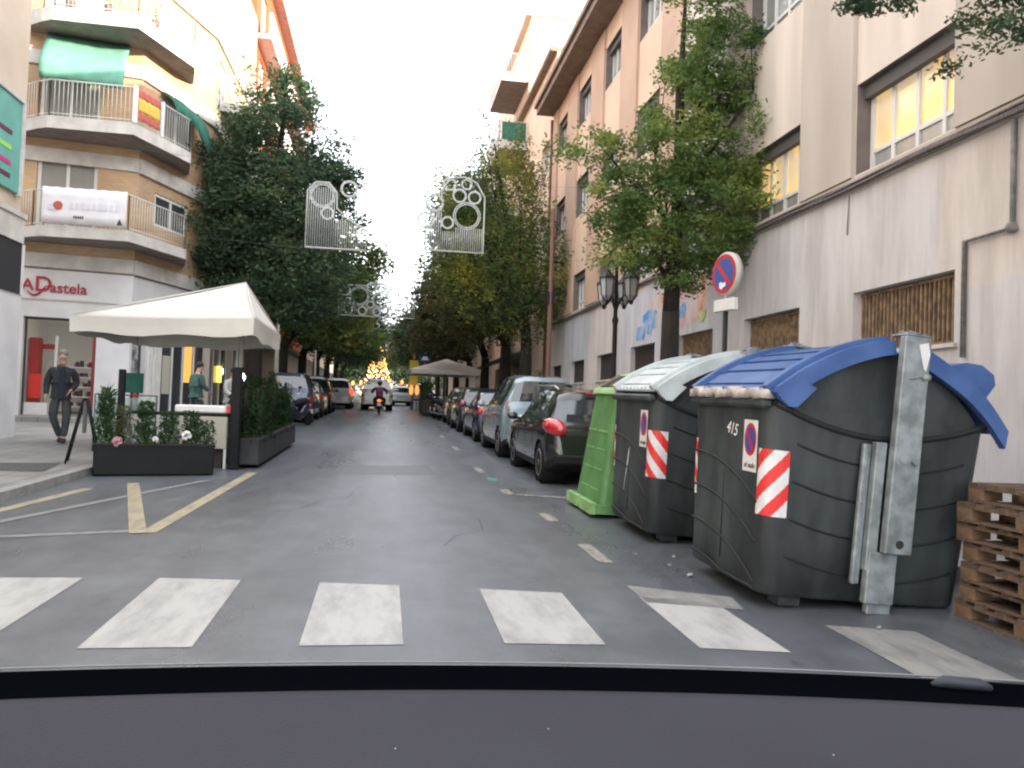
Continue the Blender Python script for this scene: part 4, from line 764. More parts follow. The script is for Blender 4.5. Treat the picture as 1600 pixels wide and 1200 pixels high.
    if full:
        for sgn in (-1, 1):
            y = lambda a: sgn * a
            def bx(mb, x0, x1, z0, z1, a0, a1): lo, hi = sorted((sgn * a0, sgn * a1)); return mb.bbox(x0, x1, lo, hi, z0, z1, 0.008)
            mb = MB(); bx(mb, 0.0, 0.20, 0.46, 1.955, 0.80, 0.87); bx(mb, -0.075, 0.14, 0.10, 0.455, 0.74, 0.81); bx(mb, 0.0, 0.2, 1.955, 1.97, 0.70, 0.865)
            bx(mb, -0.085, -0.005, 0.32, 1.21, 0.73, 0.795); bx(mb, -0.16, -0.125, 0.22, 1.19, 0.725, 0.765); bx(mb, -0.123, -0.087, 0.22, 1.19, 0.725, 0.735); bx(mb, -0.02, 0.16, 0.02, 0.098, 0.70, 0.76)
            mb.lathe((0.15, sgn * 0.87, 1.10), [(0.024, -.01 * sgn), (0.024, .03 * sgn)], 12, 'y', False); mb.lathe((0.08, sgn * 0.872, 1.12), [(0.045, -.01 * sgn), (0.045, .004 * sgn)], 16, 'y', False); mb.lathe((0.16, sgn * 0.87, 1.68), [(0.022, -.01 * sgn), (0.022, .05 * sgn)], 10, 'y'); mb.tube([(0.06, sgn * .875, 1.665), (0.19, sgn * .875, 1.70)], 0.008, 6)
            for z in np.arange(0.3, 1.15, 0.12): mb.ball((-0.142, sgn * 0.768, z), 0.009, 6, 4)
            br = mb.build('steel_lifting_bar', M['galv'], t)
            mb = MB(); mb.lathe((0.10, sgn * 0.872, 0.53), [(0.030, -.004 * sgn), (0.030, .0025 * sgn)], 16, 'y', False); mb.build('pivot_hole', M['dark'], br)
            mb = MB(); mb.lathe((0.10, sgn * 0.871, 0.53), [(0.043, -.01 * sgn), (0.043, .0012 * sgn)], 18, 'y', False); mb.build('pivot_ring', M['galv'], br)
            mb = MB(); pts = []
            for k in range(26): a_ = k * 1.3; pts.append((0.1 + 0.13 * cos(a_) * (0.6 + .4 * sin(k * 2.1)), sgn * (0.78 + 0.05 * sin(k * 1.7)), 1.975 + 0.02 * sin(a_ * 1.9)))
            mb.tube(pts, 0.006, 5); mb.build('twisted_wire', M['galv'], br)
        mb = MB(); mb.add([(0.10, -.874, 1.90), (0.17, -.874, 1.92), (0.19, -.874, 1.84), (0.17, -.874, 1.72), (0.15, -.874, 1.74), (0.13, -.874, 1.80)], [tuple(range(6))]); mb.build('torn_white_sticker', M['sign_w'], t)
    # crumpled cardboard wedged under the front lid
    if number:
        mb = MB(); n = 22; vs = []
        for k in range(n + 1):
            y = -0.68 + 1.34 * k / n; j = 0.012 * sin(k * 2.3) + 0.008 * sin(k * 5.1)
            vs += [(-.80, y, 1.50 + j), (-.90 - j, y, 1.485 + j), (-.895 + j, y, 1.425 + 0.5 * j), (-.80, y, 1.43)]
        mb.add(vs, [(4 * k + a, 4 * k + (a + 1) % 4, 4 * k + 4 + (a + 1) % 4, 4 * k + 4 + a) for k in range(n) for a in range(4)] + [(0, 1, 2, 3), (4 * n + 3, 4 * n + 2, 4 * n + 1, 4 * n)], True)
        tag(mb.build('cardboard_strip', M['card'], None, loc=None), 'crumpled dirty cardboard sticking out under the blue lid', 'cardboard').matrix_world = t.matrix_basis
    # reflective hazard tape wrapped round the near and far street corners
    for cy, nm in ((-1, 'hazard_tape'), (1, 'hazard_tape')):
        mb = MB(); nz, nu = 84, 60; grid = []
        for j in range(nz + 1):
            z = 0.62 + 0.46 * j / nz; hx, hy = BHX(z), BHY(z); r = 0.12; row = []
            Ls = 0.02; La = r * pi / 2; Le = 0.035 if cy < 0 else 0.0; tot = Ls + La + Le
            for i in range(nu + 1):
                s_ = tot * i / nu
                if s_ < Ls: p = (-hx, (hy - r - (Ls - s_)) , 0); nn = (-1, 0)
                elif s_ < Ls + La: a = (s_ - Ls) / r; p = (-(hx - r) - r * cos(a), (hy - r) + r * sin(a), 0); nn = (-cos(a), sin(a))
                else: p = (-(hx - r) + (s_ - Ls - La), hy, 0); nn = (0, 1)
                row.append((p[0] + nn[0] * .004, cy * (p[1] + nn[1] * .004), z))
            grid.append(row)
        W_ = nu + 1; vs = sum(grid, [])
        for j in range(nz):
            for i in range(nu):
                k = (i / nu * 0.62 * tape_dir - j / nz * 1.0) / 0.50 + .30
                mb.f.append((j * W_ + i, j * W_ + i + 1, (j + 1) * W_ + i + 1, (j + 1) * W_ + i)); mb.m.append(1 if (k % 1) < 0.5 else 0); mb.sm.append(True)
        mb.v = vs; mb.build(nm, [M['refl_r'], M['refl_w']], t)
    # no-parking sticker on the street side
    def face_pt(y, z, o=0.0): return (-BHX(z) - 0.004 - o, y, z)
    st = MB(); st.add([face_pt(-.30, .90), face_pt(-.52, .90), face_pt(-.52, 1.27), face_pt(-.30, 1.27)], [(0, 1, 2, 3)]); s1 = st.build('no_parking_sticker', M['sign_w'], t)
    def disc(mb, cy, cz, r, o, n=24): mb.add([face_pt(cy + r * cos(2 * pi * k / n), cz + 1.25 * r * sin(2 * pi * k / n), o) for k in range(n)], [tuple(range(n))])
    q = MB(); disc(q, -.41, 1.13, .095, .002); q.mi(1); disc(q, -.41, 1.13, .072, .004)
    q.mi(0).add([face_pt(-.41 + .065, 1.13 + .068, .006), face_pt(-.41 + .045, 1.13 + .09, .006), face_pt(-.41 - .065, 1.13 - .068, .006), face_pt(-.41 - .045, 1.13 - .09, .006)], [(0, 1, 2, 3)])
    q.build('round_symbol', [M['sign_r'], M['sign_b']], s1)
    Tm = Matrix.Translation(face_pt(-.41, .945, .002)) @ Matrix(((0, 0, -1, 0), (-1, 0, 0, 0), (0, 1, 0, 0), (0, 0, 0, 1)))
    text_mesh('el vado', 0.058, 'sticker_text', M['txtblk'], s1, Tm, 0.001, 0.3)
    if number:
        text_mesh(number, 0.13, 'painted_number', M['white'], t, Matrix.Translation(face_pt(-.10, 1.19, .001)) @ Matrix(((0, 0, -1, 0), (-1, 0, 0, 0), (0, 1, 0, 0), (0, 0, 0, 1))) @ Matrix.Rotation(radians(-8), 4, 'Z'), 0.001, 0.1)
        mb = MB(); mb.tube([face_pt(.52, .98), face_pt(.34, .965)], 0.006, 4); mb.build('scratch', M['refl_w'], t)
    else:
        mb = MB(); mb.tube([face_pt(.02, .86), face_pt(.16, .40)], 0.005, 4); mb.build('scratch', M['refl_w'], t)
    return t
container((3.36, 5.86, gz(5.86) - 0.02), M['blue'], 'near dark grey waste container with blue lid and steel lifting bar beside the crossing', number='415')
container((3.34, 8.2, gz(8.2) - 0.02), M['greylid'], 'middle dark grey waste container with a pale grey lid', tape_dir=-1)
gb = thing('glass_container', 'tapered green recycling container with light green top behind the parked hatchback', 'recycling container', (3.28, 9.72, gz(9.72)), (atan(S), radians(1.5), 0))
mb = MB(); loft(mb, [rring(.80, .66, 0.03, .05, 3), rring(.80, .66, .13, .05, 3)]); loft(mb, [rring(.74, .60, .13, .07, 4), rring(.60, .46, 1.44, .07, 4)]); mb.build('body', M['green'], gb)
mb = MB(); loft(mb, [rring(.64, .50, 1.44, .06, 4), rring(.62, .48, 1.50, .06, 4), rring(.30, .44, 1.70, .1, 4), rring(.10, .40, 1.76, .05, 4)]); mb.build('top', M['lgreen'], gb)
mb = MB(); mb.prism([(-.59, 1.53), (-.36, 1.68), (-.345, 1.665), (-.575, 1.515)], -.22, .22, 'y'); mb.build('bottle_slot', M['dark'], gb)
mb = MB(); mb.prism([(-.60, 1.54), (-.36, 1.70), (-.35, 1.69), (-.59, 1.53)], -.26, -.22, 'y').prism([(-.60, 1.54), (-.36, 1.70), (-.35, 1.69), (-.59, 1.53)], .22, .26, 'y'); mb.build('slot_frame', mat('brown_stained_frame', (0.25, 0.16, 0.09), 0.8), gb)
mb = MB(); gx = lambda z: 0.74 - 0.14 * (z - .13) / 1.31; gy = lambda z: 0.60 - .14 * (z - .13) / 1.31
for k, z in enumerate((0.98, 0.76, 0.52, 0.28)):
    for ya, yb in ((-.42, -.05), (.05, .42)): mb.box(-gx(z) - .012 + (0 if k == 0 else .006), -gx(z) + .02, ya, yb, z - (.014 if k == 0 else .008), z + (.014 if k == 0 else .008))
    mb.box(-.5, .5, -gy(z) - .008, -gy(z) + .02, z - .01, z + .01)
mb.build('ribs', M['greend'], gb)
mb = MB(); mb.box(-.86, -.795, -.62, -.06, .02, .15).box(-.86, -.795, .06, .62, .02, .15); mb.build('base_flange', M['lgreen'], gb)
mb = MB(); mb.box(.2, .26, -.53, -.44, 1.4, 1.62); mb.build('lifting_lug', M['galv'], gb)

# ------------------------------------------------------------------ wooden pallets stacked behind the blue container
def pallet():
    t = thing('wooden_pallet', 'x', 'pallet'); 
    mb = MB()
    for i in range(3):
        for j in range(3): MB().box(-.4 + i * .3275, -.4 + i * .3275 + .145, -.6 + j * .5275, -.6 + j * .5275 + .145, .022, .10).build('block', M['wood_l'], t)
    for k in range(7): mb.box(-.4, .4, -.6 + k * .184, -.6 + k * .184 + .095, .122, .144)
    for i in range(3): mb.box(-.4 + i * .3275, -.4 + i * .3275 + .145, -.6, .6, .1005, .1215); mb.box(-.4 + i * .3275, -.4 + i * .3275 + .1, -.6, .6, 0, .0215)
    mb.build('boards', M['wood'], t); return t
p0 = pallet(); words = ['lowest', 'second', 'third', 'fourth', 'fifth', 'sixth', 'topmost']
for k in range(7):
    p = p0 if k == 0 else copy_tree(p0); p['group'] = 'pallets stacked behind the blue lidded container'
    p['label'] = ('topmost wooden pallet of the stack beside the blue lidded container' if k == 6 else 'lowest wooden pallet of the stack beside the blue lidded container' if k == 0 else f'{words[k]} wooden pallet from the bottom of the stack beside the blue container')
    p.location = (4.40 + 0.03 * sin(k * 2.2), 4.44 + 0.04 * sin(k * 1.7 + 1), gz(4.4) + 0.003 + k * 0.1355); p.rotation_euler = (0, 0, radians(2.5 * sin(k * 1.9))); p.scale = (1, 1, .92)

# ------------------------------------------------------------------ signs and lamps on the right
ns = thing('no_parking_sign', 'round no parking sign on a pole above the bins with a small plate under it', 'traffic sign', (4.95, 11.2, gz(11.2) + .13), (0, 0, radians(-78)))
MB().tube([(0, 0, 0), (0, 0, 2.62)], 0.038, 10).build('pole', M['iron'], ns)
MB().tube([(0, 0, 2.62), (0, 0, 3.3)], 0.03, 8).build('pole_top', M['sign_back'], ns)
mb = MB(); zc = 3.17; mb.lathe((0, 0, zc), [(0.33, 0.05), (0.33, -.02), (0.30, -.045)], 40, 'y'); sg = mb.build('disc', M['sign_back'], ns)
def ysign(mb, r, y, n=40, cz=zc): mb.add([(r * cos(2 * pi * k / n), y, cz + r * sin(2 * pi * k / n)) for k in range(n)], [tuple(range(n))])
mb = MB(); ysign(mb, .295, -.048); mb.mi(1); ysign(mb, .235, -.051)
mb.mi(0); c45 = .7071
mb.add([(-.235 * c45 - .03, -.054, zc + .235 * c45 - .03 + .03), (-.235 * c45 + .03, -.054, zc + .235 * c45 + .03), (.235 * c45 + .03, -.054, zc - .235 * c45 + .0), (.235 * c45 - .03, -.054, zc - .235 * c45 - .03)], [(0, 1, 2, 3)])
mb.build('face', [M['sign_r'], M['sign_b']], sg)
mb = MB(); mb.add([(-.10, -.058, zc - .13), (-.05, -.058, zc - .11), (.0, -.058, zc - .14), (.05, -.058, zc - .12), (.07, -.058, zc - .18), (.01, -.058, zc - .2), (-.04, -.058, zc - .23), (-.09, -.058, zc - .2)], [tuple(range(8))]); mb.build('torn_sticker', M['white'], sg)
mb = MB(); mb.bbox(-.25, .25, -.04, 0.04, 2.62, 2.80, 0.01); mb.build('plate', M['sign_w'], ns)
lp = thing('street_lamp', 'black cast iron street lamp with lanterns between tree and long building', 'street lamp', (5.1, 17.5, gz(17.5) + .13))
mb = MB(); mb.lathe((0, 0, 0), [(.17, 0), (.17, .2), (.12, .28), (.14, .5), (.09, .62), (.08, 1.2), (.06, 1.3), (.055, 2.9), (.08, 3.0), (.05, 3.1), (.04, 4.2), (.06, 4.25), (.02, 4.5)], 12); mb.build('post', M['iron'], lp)
for k, (dx, dy) in enumerate(((-.30, -.35), (.30, .35), (-.12, .55), (.2, -.5))):
    mb = MB(); pts = [(dx * t_, dy * t_, 3.15 + 0.55 * sin(t_ * pi * .9) * .6 + .12 * t_) for t_ in np.linspace(0, 1, 8)]; mb.tube(pts, 0.018, 6); mb.build('arm', M['iron'], lp)
    e = pts[-1]; mb = MB(); mb.lathe((dx, dy, e[2]), [(.04, .02), (.13, .14), (.17, .5)], 6, smooth=False); ln = mb.build('lantern', M['lampglass'], lp)
    mb = MB(); mb.lathe((dx, dy, e[2]), [(.20, .5), (.19, .54), (.08, .66), (.05, .72), (.015, .84)], 6, smooth=False); mb.lathe((dx, dy, e[2]), [(.03, -.06), (.06, 0), (.05, .03)], 8)
    for a in range(6):
        an = 2 * pi * a / 6; mb.tube([(dx + .045 * cos(an), dy + .045 * sin(an), e[2] + .02), (dx + .135 * cos(an), dy + .135 * sin(an), e[2] + .14), (dx + .175 * cos(an), dy + .175 * sin(an), e[2] + .5)], .012, 4)
    mb.build('lantern_frame', M['iron'], ln)
mb = MB(); mb.box(-.12, .02, -.12, -.1, .75, 1.15); mb.build('taped_notice', M['white'], lp)
pp = thing('mast', 'thin tall dark mast on the right pavement before the double trees', 'mast', (5.1, 24.9, gz(24.9) + .13))
mb = MB(); mb.lathe((0, 0, 0), [(.09, 0), (.08, 1.5), (.06, 7.0), (.03, 7.2)], 10); mb.build('post', M['rustpipe'], pp)
mb = MB(); mb.box(-.5, .5, -.02, .02, 4.5, 4.54).box(-.14, .14, -.06, .06, 4.1, 4.5); mb.build('bracket', M['iron'], pp)

# ------------------------------------------------------------------ trees
def tree(name, label, base, trunk_r, fork_z, lobes, nclus, per, leaf, lm, group=None, up=0.5, trunk_h=None, cl_r=0.28, lean=(0, 0), elong=1.0, branches=14, visible_trunk=True):
    x0, y0 = base; z0 = gz(y0) + 0.13 if abs(x0) > 4.1 else gz(y0)
    t = thing(name, label, 'tree', (x0, y0, z0), group=group)
    tips = []; W_ = np.array([(l[3] * l[4] * l[5]) ** .8 for l in lobes]); W_ = W_ / W_.sum()
    R = np.random.default_rng(abs(hash((round(x0 * 10), round(y0 * 10)))) % 9999)
    cs = []
    for i in range(nclus):
        l = lobes[R.choice(len(lobes), p=W_)]
        v = R.normal(size=3); v /= np.linalg.norm(v); rr = R.uniform(0.35, 1.0) ** 0.45
        cs.append((l[0] + v[0] * l[3] * rr, l[1] + v[1] * l[4] * rr, l[2] + v[2] * l[5] * rr))
    cs = np.array(cs)
    mb = MB(); top = np.array([lean[0], lean[1], fork_z])
    mb.tube([(0, 0, -.1), (lean[0] * .2, lean[1] * .2, fork_z * .35), (lean[0] * .6, lean[1] * .6, fork_z * .7), tuple(top)], [trunk_r * 1.25, trunk_r, trunk_r * .92, trunk_r * .85], 10)
    ctr = np.array([np.mean([l[0] for l in lobes]), np.mean([l[1] for l in lobes]), max(l[2] + l[5] * .55 for l in lobes)])
    mid = top * .5 + ctr * .5
    mb.tube([tuple(top), tuple(top * .7 + ctr * .3 + R.normal(size=3) * .08), tuple(top * .3 + ctr * .7 + R.normal(size=3) * .1), tuple(ctr)], [trunk_r * .85, trunk_r * .6, trunk_r * .35, trunk_r * .1], 7)
    for k in range(branches):
        e = cs[R.integers(len(cs))]; s_ = R.uniform(0, .55); b = top * (1 - s_) + ctr * s_; m_ = (b + e) / 2 + np.array([0, 0, -0.12 if up < .5 else -.3 * 1]) * np.linalg.norm(e - b) * .3
        mb.tube([tuple(b), tuple(m_), tuple(e)], [trunk_r * .32, trunk_r * .18, trunk_r * .05], 5)
        for _ in range(2):
            e2 = cs[np.argsort(((cs - e) ** 2).sum(1))[R.integers(1, 9)]]; mb.tube([tuple(m_ * .5 + e * .5), tuple(e2)], [trunk_r * .1, trunk_r * .03], 4)
    mb.build('trunk', M['bark'], t)
    N = nclus * per; C0 = np.repeat(cs, per, 0)
    scl = np.repeat(R.uniform(.6, 1.35, nclus), per)[:, None]
    off = np.clip(R.normal(size=(N, 3)), -1.7, 1.7) * cl_r * scl * np.array([1, 1, .62 * elong])
    if up > .5: # droop-free, leaves strung along ascending shoots
        d = C0 - np.array([lean[0], lean[1], fork_z]); d /= np.linalg.norm(d, axis=1)[:, None] + 1e-6; d[:, 2] += up; d /= np.linalg.norm(d, axis=1)[:, None]
        off = np.clip(R.normal(size=(N, 3)), -1.6, 1.6) * cl_r * .42 * scl + d * R.uniform(-1, 1.3, N)[:, None] * cl_r * 2.2
    P = C0 + off
    a = R.normal(size=(N, 3)); a[:, 2] *= .6; a /= np.linalg.norm(a, axis=1)[:, None]
    b = np.cross(a, R.normal(size=(N, 3))); b /= np.linalg.norm(b, axis=1)[:, None] + 1e-6
    L = leaf * R.uniform(.6, 1.3, N)[:, None]; a = a * L; b = b * L * .42
    V = np.stack([P - a, P - b * 1.0 + a * .1, P + a, P + b * 1.0 + a * .1], 1).reshape(-1, 3)
    me = bpy.data.meshes.new('crown'); me.vertices.add(4 * N); me.vertices.foreach_set('co', V.ravel().astype(np.float32))
    me.loops.add(4 * N); me.loops.foreach_set('vertex_index', np.arange(4 * N, dtype=np.int32)); me.polygons.add(N)
    me.polygons.foreach_set('loop_start', np.arange(0, 4 * N, 4, dtype=np.int32)); me.polygons.foreach_set('loop_total', np.full(N, 4, dtype=np.int32))
    me.materials.append(lm); me.update(); me.validate()
    o = bpy.data.objects.new('crown', me); COL.objects.link(o); o.parent = t; return t
RG = 'trees along the right pavement'; LG = 'trees along the left pavement'
# near right tree, feathery, leaning crown with an open top
tree('street_tree', 'feathery green tree with a dark trunk right behind the bins', (5.2, 14.2), .19, 2.9,
     [(.15, 0, 4.75, 1.6, 1.4, .95), (.5, 0, 4.2, 1.3, 1.0, .55), (1.15, 0, 6.2, 1.05, 1.0, 1.0), (1.0, 0, 7.7, 1.0, .9, 1.0), (.05, 0, 6.8, .8, .8, .9), (-.5, 0, 5.7, 1.0, .9, .7), (-1.55, 0, 5.9, .75, .6, .34), (-1.15, 0, 4.8, .7, .7, .45), (-.95, 0, 3.95, .6, .6, .4), (1.7, 0, 4.05, .6, .6, .26), (-.45, 0, 3.4, .35, .4, .35), (.95, 0, 5.2, 1.15, 1.0, .8), (.7, 0, 8.9, .8, .7, .7), (.2, 0, 3.7, .9, .8, .35)],
     400, 150, .046, LEAF_N, RG, up=.2, cl_r=.16)
tree('street_tree', 'spiky upswept tree behind the thin mast on the right pavement', (5.2, 29.6), .26, 3.0,
     [(-.9, 0, 5.2, 2.2, 1.8, 1.9), (-1.1, 0, 7.6, 1.9, 1.8, 1.9), (.9, 0, 5.6, 1.6, 1.6, 1.6), (-2.6, 0, 6.4, 1.5, 1.3, 1.8), (-1.0, 0, 9.4, 1.2, 1.0, 1.3), (-2.9, 0, 7.6, .9, .9, 1.2)] + [(-3.6 + .55 * k, -.6 + .3 * (k % 3), 7.6 + 1.9 * sin(pi * (k + 1) / 9) + .5 * (k % 2), .16, .16, 1.0) for k in range(8)], 420, 90, .07, LEAF_Y, RG, up=1.2, cl_r=.36)
tree('street_tree', 'second dark trunked tree of the pair on the right, just beyond the spiky one', (5.2, 34.8), .28, 3.2,
     [(-1.2, 0, 5.2, 2.3, 2, 1.7), (-1.4, 0, 7.4, 2.1, 1.8, 2.0), (-2.0, 0, 9.0, 1.2, 1.2, 1.3)], 260, 90, .09, LEAF_X, RG, up=1.0, cl_r=.36)
for i, y in enumerate((42, 50, 59, 69, 80, 92)):
    tree('street_tree', ['brownish tree above the far cream parasol', 'tree second beyond the far cream parasol', 'hazy tree third beyond the cream parasol', 'small far tree on the right, fourth beyond the parasol', 'small far tree on the right, fifth beyond the parasol', 'smallest far tree at the end of the right row'][i],
         (5.2, y), .25, 3.0, [(-1.2, 0, 5.3, 2.7, 2.4, 2.1), (-1.2, 0, 7.2 - i * .12, 2.2, 2, 1.6), (-2.6 - .2 * i, 0, 4.6, 1.8, 2, 1.2)], 150, 62, .15, LEAF_X if i % 2 == 0 else LEAF_D, RG, cl_r=.4, branches=8)
# left: one broad dark tree, then a row
tree('street_tree', 'broad tall dark green tree over the left parked cars', (-4.45, 28.5), .28, 2.8,
     [(.6, 0, 5.0, 2.6, 2.0, 1.9), (.5, 0, 7.4, 2.5, 2.0, 2.0), (-.9, 0, 6.4, 1.8, 1.7, 2.0), (1.6, 0, 8.3, 1.6, 1.5, 1.1), (.4, 0, 9.7, 1.7, 1.5, 1.2), (.9, 0, 11.2, .8, .8, 1.0), (-.2, 0, 10.9, .5, .5, 1.2), (1.2, 0, 12.0, .2, .2, .7), (.5, 0, 12.0, .2, .2, .8), (2.9, 0, 8.4, .5, .4, .7), (3.1, 0, 7.0, .4, .4, .4), (2.4, 0, 9.6, .3, .3, .7), (-1.9, 0, 5.6, 1.0, 1.0, .6), (-1.5, 0, 8.9, .8, .9, .7)],
     620, 110, .085, LEAF_D, LG, up=.3, cl_r=.30, branches=26)
for i, y in enumerate((36.5, 45, 54, 64, 75, 87)):
    tree('street_tree', ['yellow tipped tree right behind the broad dark one on the left', 'green tree reaching over the far garland on the left', 'dark tree, third behind the broad one on the left', 'dark far tree, fourth behind the broad one on the left', 'dark far tree, fifth behind the broad one on the left', 'smallest far tree at the end of the left row'][i],
         (-4.5, y), .25, 2.8, [(1.0, 0, 5.2, 2.9, 2.4, 2.0), (1.0, 0, 7.4 - i * .1, 2.4, 2.2, 1.8), (2.9, 0, 6.0 + (.6 if i < 2 else 0), 1.6, 1.6, 1.3), (2.6, 0, 3.9, 1.5, 2, .9)], 170, 66, .14, (LEAF_Y, LEAF_G, LEAF_D, LEAF_D, LEAF_D, LEAF_D)[i], LG, cl_r=.42, branches=8)
for i, x in enumerate((-9, -4.5, 3.6, 8)):
    tree('park_tree', ['wide dark tree, leftmost across the end of the street', 'dark tree left of the lit golden tree', 'dark tree right of the lit golden tree', 'wide dark tree, rightmost across the end of the street'][i], (x, 116), .35, 3.5,
         [(0, 0, 4.6, 4.2, 3, 3.4), (0, 0, 9.0, 3.4, 3, 2.4)], 260, 70, .25, LEAF_D, 'trees across the end of the street', cl_r=.7, branches=6)
# overhanging tree on the right, trunk outside the picture
tree('street_tree', 'dark leafy branches hanging into the top right corner', (5.15, 4.3), .17, 3.2,
     [(0.1, .0, 6.4, 1.2, 1.3, .9), (-.15, 3.1, 5.72, .45, .8, .16), (-.2, 2.4, 5.6, .35, .5, .2), (-.05, 1.95, 4.72, .28, .42, .17), (-.1, 1.6, 5.0, .35, .4, .22), (-.1, 1.45, 4.55, .2, .3, .14), (-.05, 2.3, 4.62, .12, .25, .08)], 300, 130, .030, LEAF_D, RG, up=.2, cl_r=.085)

# lit golden fairy-light tree at the end of the street
gt = thing('lit_christmas_tree', 'golden cone tree of fairy lights glowing at the end of the street', 'christmas tree', (-0.72, 80, gz(80)))
mb = MB(); mb.tube([(0, 0, 0), (0, 0, 6.4)], .08, 6)
for k in range(14):
    a = 2 * pi * k / 14; mb.tube([(1.9 * cos(a), 1.9 * sin(a), .3), (.05 * cos(a), .05 * sin(a), 6.6)], .03, 4)
mb.build('frame', M['iron'], gt)
mb = MB(); m2 = MB()
for k in range(760):
    h = random.random() ** 1.15; r_ = 1.75 * (1 - h) * random.uniform(.75, 1.05); a = random.uniform(0, 2 * pi); (m2 if (h < .45 and random.random() < .35) else mb).ball((r_ * cos(a), r_ * sin(a), .3 + 6.4 * h), random.uniform(.045, .085), 5, 3)
mb.build('golden_bulbs', M['gold'], gt); m2.build('white_bulbs', M['goldw'], gt)
for i, (x, y, z, c) in enumerate(((-3.4, 88, 1.6, 'gold'), (-2.6, 90, 1.7, 'gold'), (1.9, 92, 1.9, 'orange_on'), (2.5, 90, 1.4, 'gold'))):
    ob = thing('shop_light', ['leftmost small warm lamp low down beside the golden tree', 'second small warm lamp left of the golden tree', 'orange lamp directly right of the golden tree', 'rightmost small warm lamp beside the golden tree'][i], 'lamp', (x, y, gz(y) + z), group='warm lamps beside the golden tree'); MB().ball((0, 0, 0), (.16, .1, .26), 10, 6).build('bulb', M[c], ob); MB().tube([(0, 0, .2), (0, 0, .5)], .02, 5).tube([(0, 0, -z), (0, 0, -.2)], .04, 6).build('stem', M['iron'], ob)

# ------------------------------------------------------------------ light garlands hung across the street
def garland(label, loc, outline, circles, bars, rot=0, sc_=1.0):
    t = thing('light_garland', label, 'street decoration', loc, (0, 0, rot), 'unlit wire garlands hung over the street')
    mb = MB(); P = [(x * sc_, 0, z * sc_) for x, z in outline]
    for off in (0, .05): mb.tube([(x, off, z) for x, _, z in P + [P[0]]], .018, 5)
    mb.build('outline', M['wire'], t)
    mb = MB()
    for cx, cz, r in circles:
        for q in (1.0, .86): mb.tube([((cx + r * q * cos(a)) * sc_, .02, (cz + r * q * sin(a)) * sc_) for a in np.linspace(0, 2 * pi, 26)], .017, 4)
        for a in np.linspace(0, 2 * pi, 16)[:-1]: mb.tube([((cx + r * .86 * cos(a)) * sc_, .02, (cz + r * .86 * sin(a)) * sc_), ((cx + r * cos(a + .15)) * sc_, .02, (cz + r * sin(a + .15)) * sc_)], .010, 3)
    mb.build('rings', M['wire'], t)
    mb = MB()
    for (x, za, zb) in bars: mb.tube([(x * sc_, .02, za * sc_), (x * sc_, .02, zb * sc_)], .011, 4)
    mb.build('bars', M['wire'], t)
    return t
cR = [(1.18, .92, .34), (.98, 1.42, .17), (1.36, 1.40, .16), (1.15, 1.72, .13), (.72, 1.70, .16), (.70, .72, .15), (.36, 1.20, .22), (.15, .75, .2)]
def clear(x, z, cs): return all((x - a) ** 2 + (z - b) ** 2 > r * r for a, b, r in cs)
def gbars(x0, x1, step, z0, ztop, cs):
    o = []
    x = x0
    while x < x1:
        zt = ztop(x); z = z0; seg = None; zz = z0
        while zz < zt:
            if clear(x, zz, cs):
                if seg is None: seg = zz
            elif seg is not None: o.append((x, seg, zz)); seg = None
            zz += .03
        if seg is not None and zt - seg > .05: o.append((x, seg, zt))
        x += step
    return o
topR = lambda x: .75 if x < .25 else (1.45 if x < .55 else (.62 if x > .9 else .5))
garland('right hand wire garland of rings hung before the spiky tree', (.70, 20, 5.32), [(0.15, 0), (1.62, 0), (1.62, 1.42), (1.40, 1.78), (1.1, 1.9), (.75, 1.86), (.5, 1.5), (.15, 1.2)], cR, gbars(.2, 1.6, .055, 0, topR, cR))
cL = [(.36, 1.30, .30), (.50, .86, .15), (1.0, 1.5, .2)]
garland('left hand wire garland with arch and bars hung before the broad dark tree', (-2.05, 20, 5.2), [(0, 0), (1.45, 0), (1.45, .5), (1.0, .75), (.72, 1.0), (.70, 1.4), (.5, 1.62), (.2, 1.62), (0, 1.4)], cL, gbars(.05, 1.42, .055, 0.02, lambda x: 1.5 if x < .68 else .75 - .2 * (x - .7), []))
cF = [(.25, 1.05, .22), (.85, .85, .40), (1.35, 1.25, .2), (1.75, .70, .34), (1.75, 1.25, .2), (2.25, .95, .26), (.35, .62, .14), (2.7, .9, .22), (2.35, .45, .18), (1.32, .5, .14), (3.0, .55, .16), (.4, .25, .18), (1.0, .22, .18), (1.6, .2, .16)]
garland('middle wire garland of many rings hung farther down the street', (-1.92, 32.2, 4.88), [(0, 0), (3.2, 0), (3.2, .8), (2.9, 1.15), (1.5, 1.45), (1.1, 1.3), (.3, 1.3), (0, 1.1)], cF, gbars(.05, 3.2, .09, 0.02, lambda x: .55, cF), sc_=.93)
garland('farthest wire garland of rings faint before the end trees', (-2.0, 52, 6.2), [(0, 0), (4.2, 0), (4.2, .9), (2, 1.4), (0, 1.1)], [(a * 1.3, b, r * 1.2) for a, b, r in cF], [])
for nm, y, z, sag in (('near', 20, 7.3, .25), ('middle', 32.2, 6.35, .2), ('far', 52, 7.7, .2)):
    for dz in (0, -1.9 if y == 20 else -1.4):
        mb = MB(); mb.tube([(x, y + .02, z + dz - sag * (1 - (x / 6.3) ** 2)) for x in np.linspace(-6.2, 6.45, 20)], .003, 4)
        tag(mb.build('suspension_wire', M['wire_t']), f'{"upper" if dz == 0 else "lower"} steel wire carrying the {nm} garlands across the street', 'wire', 'wires spanning the street')

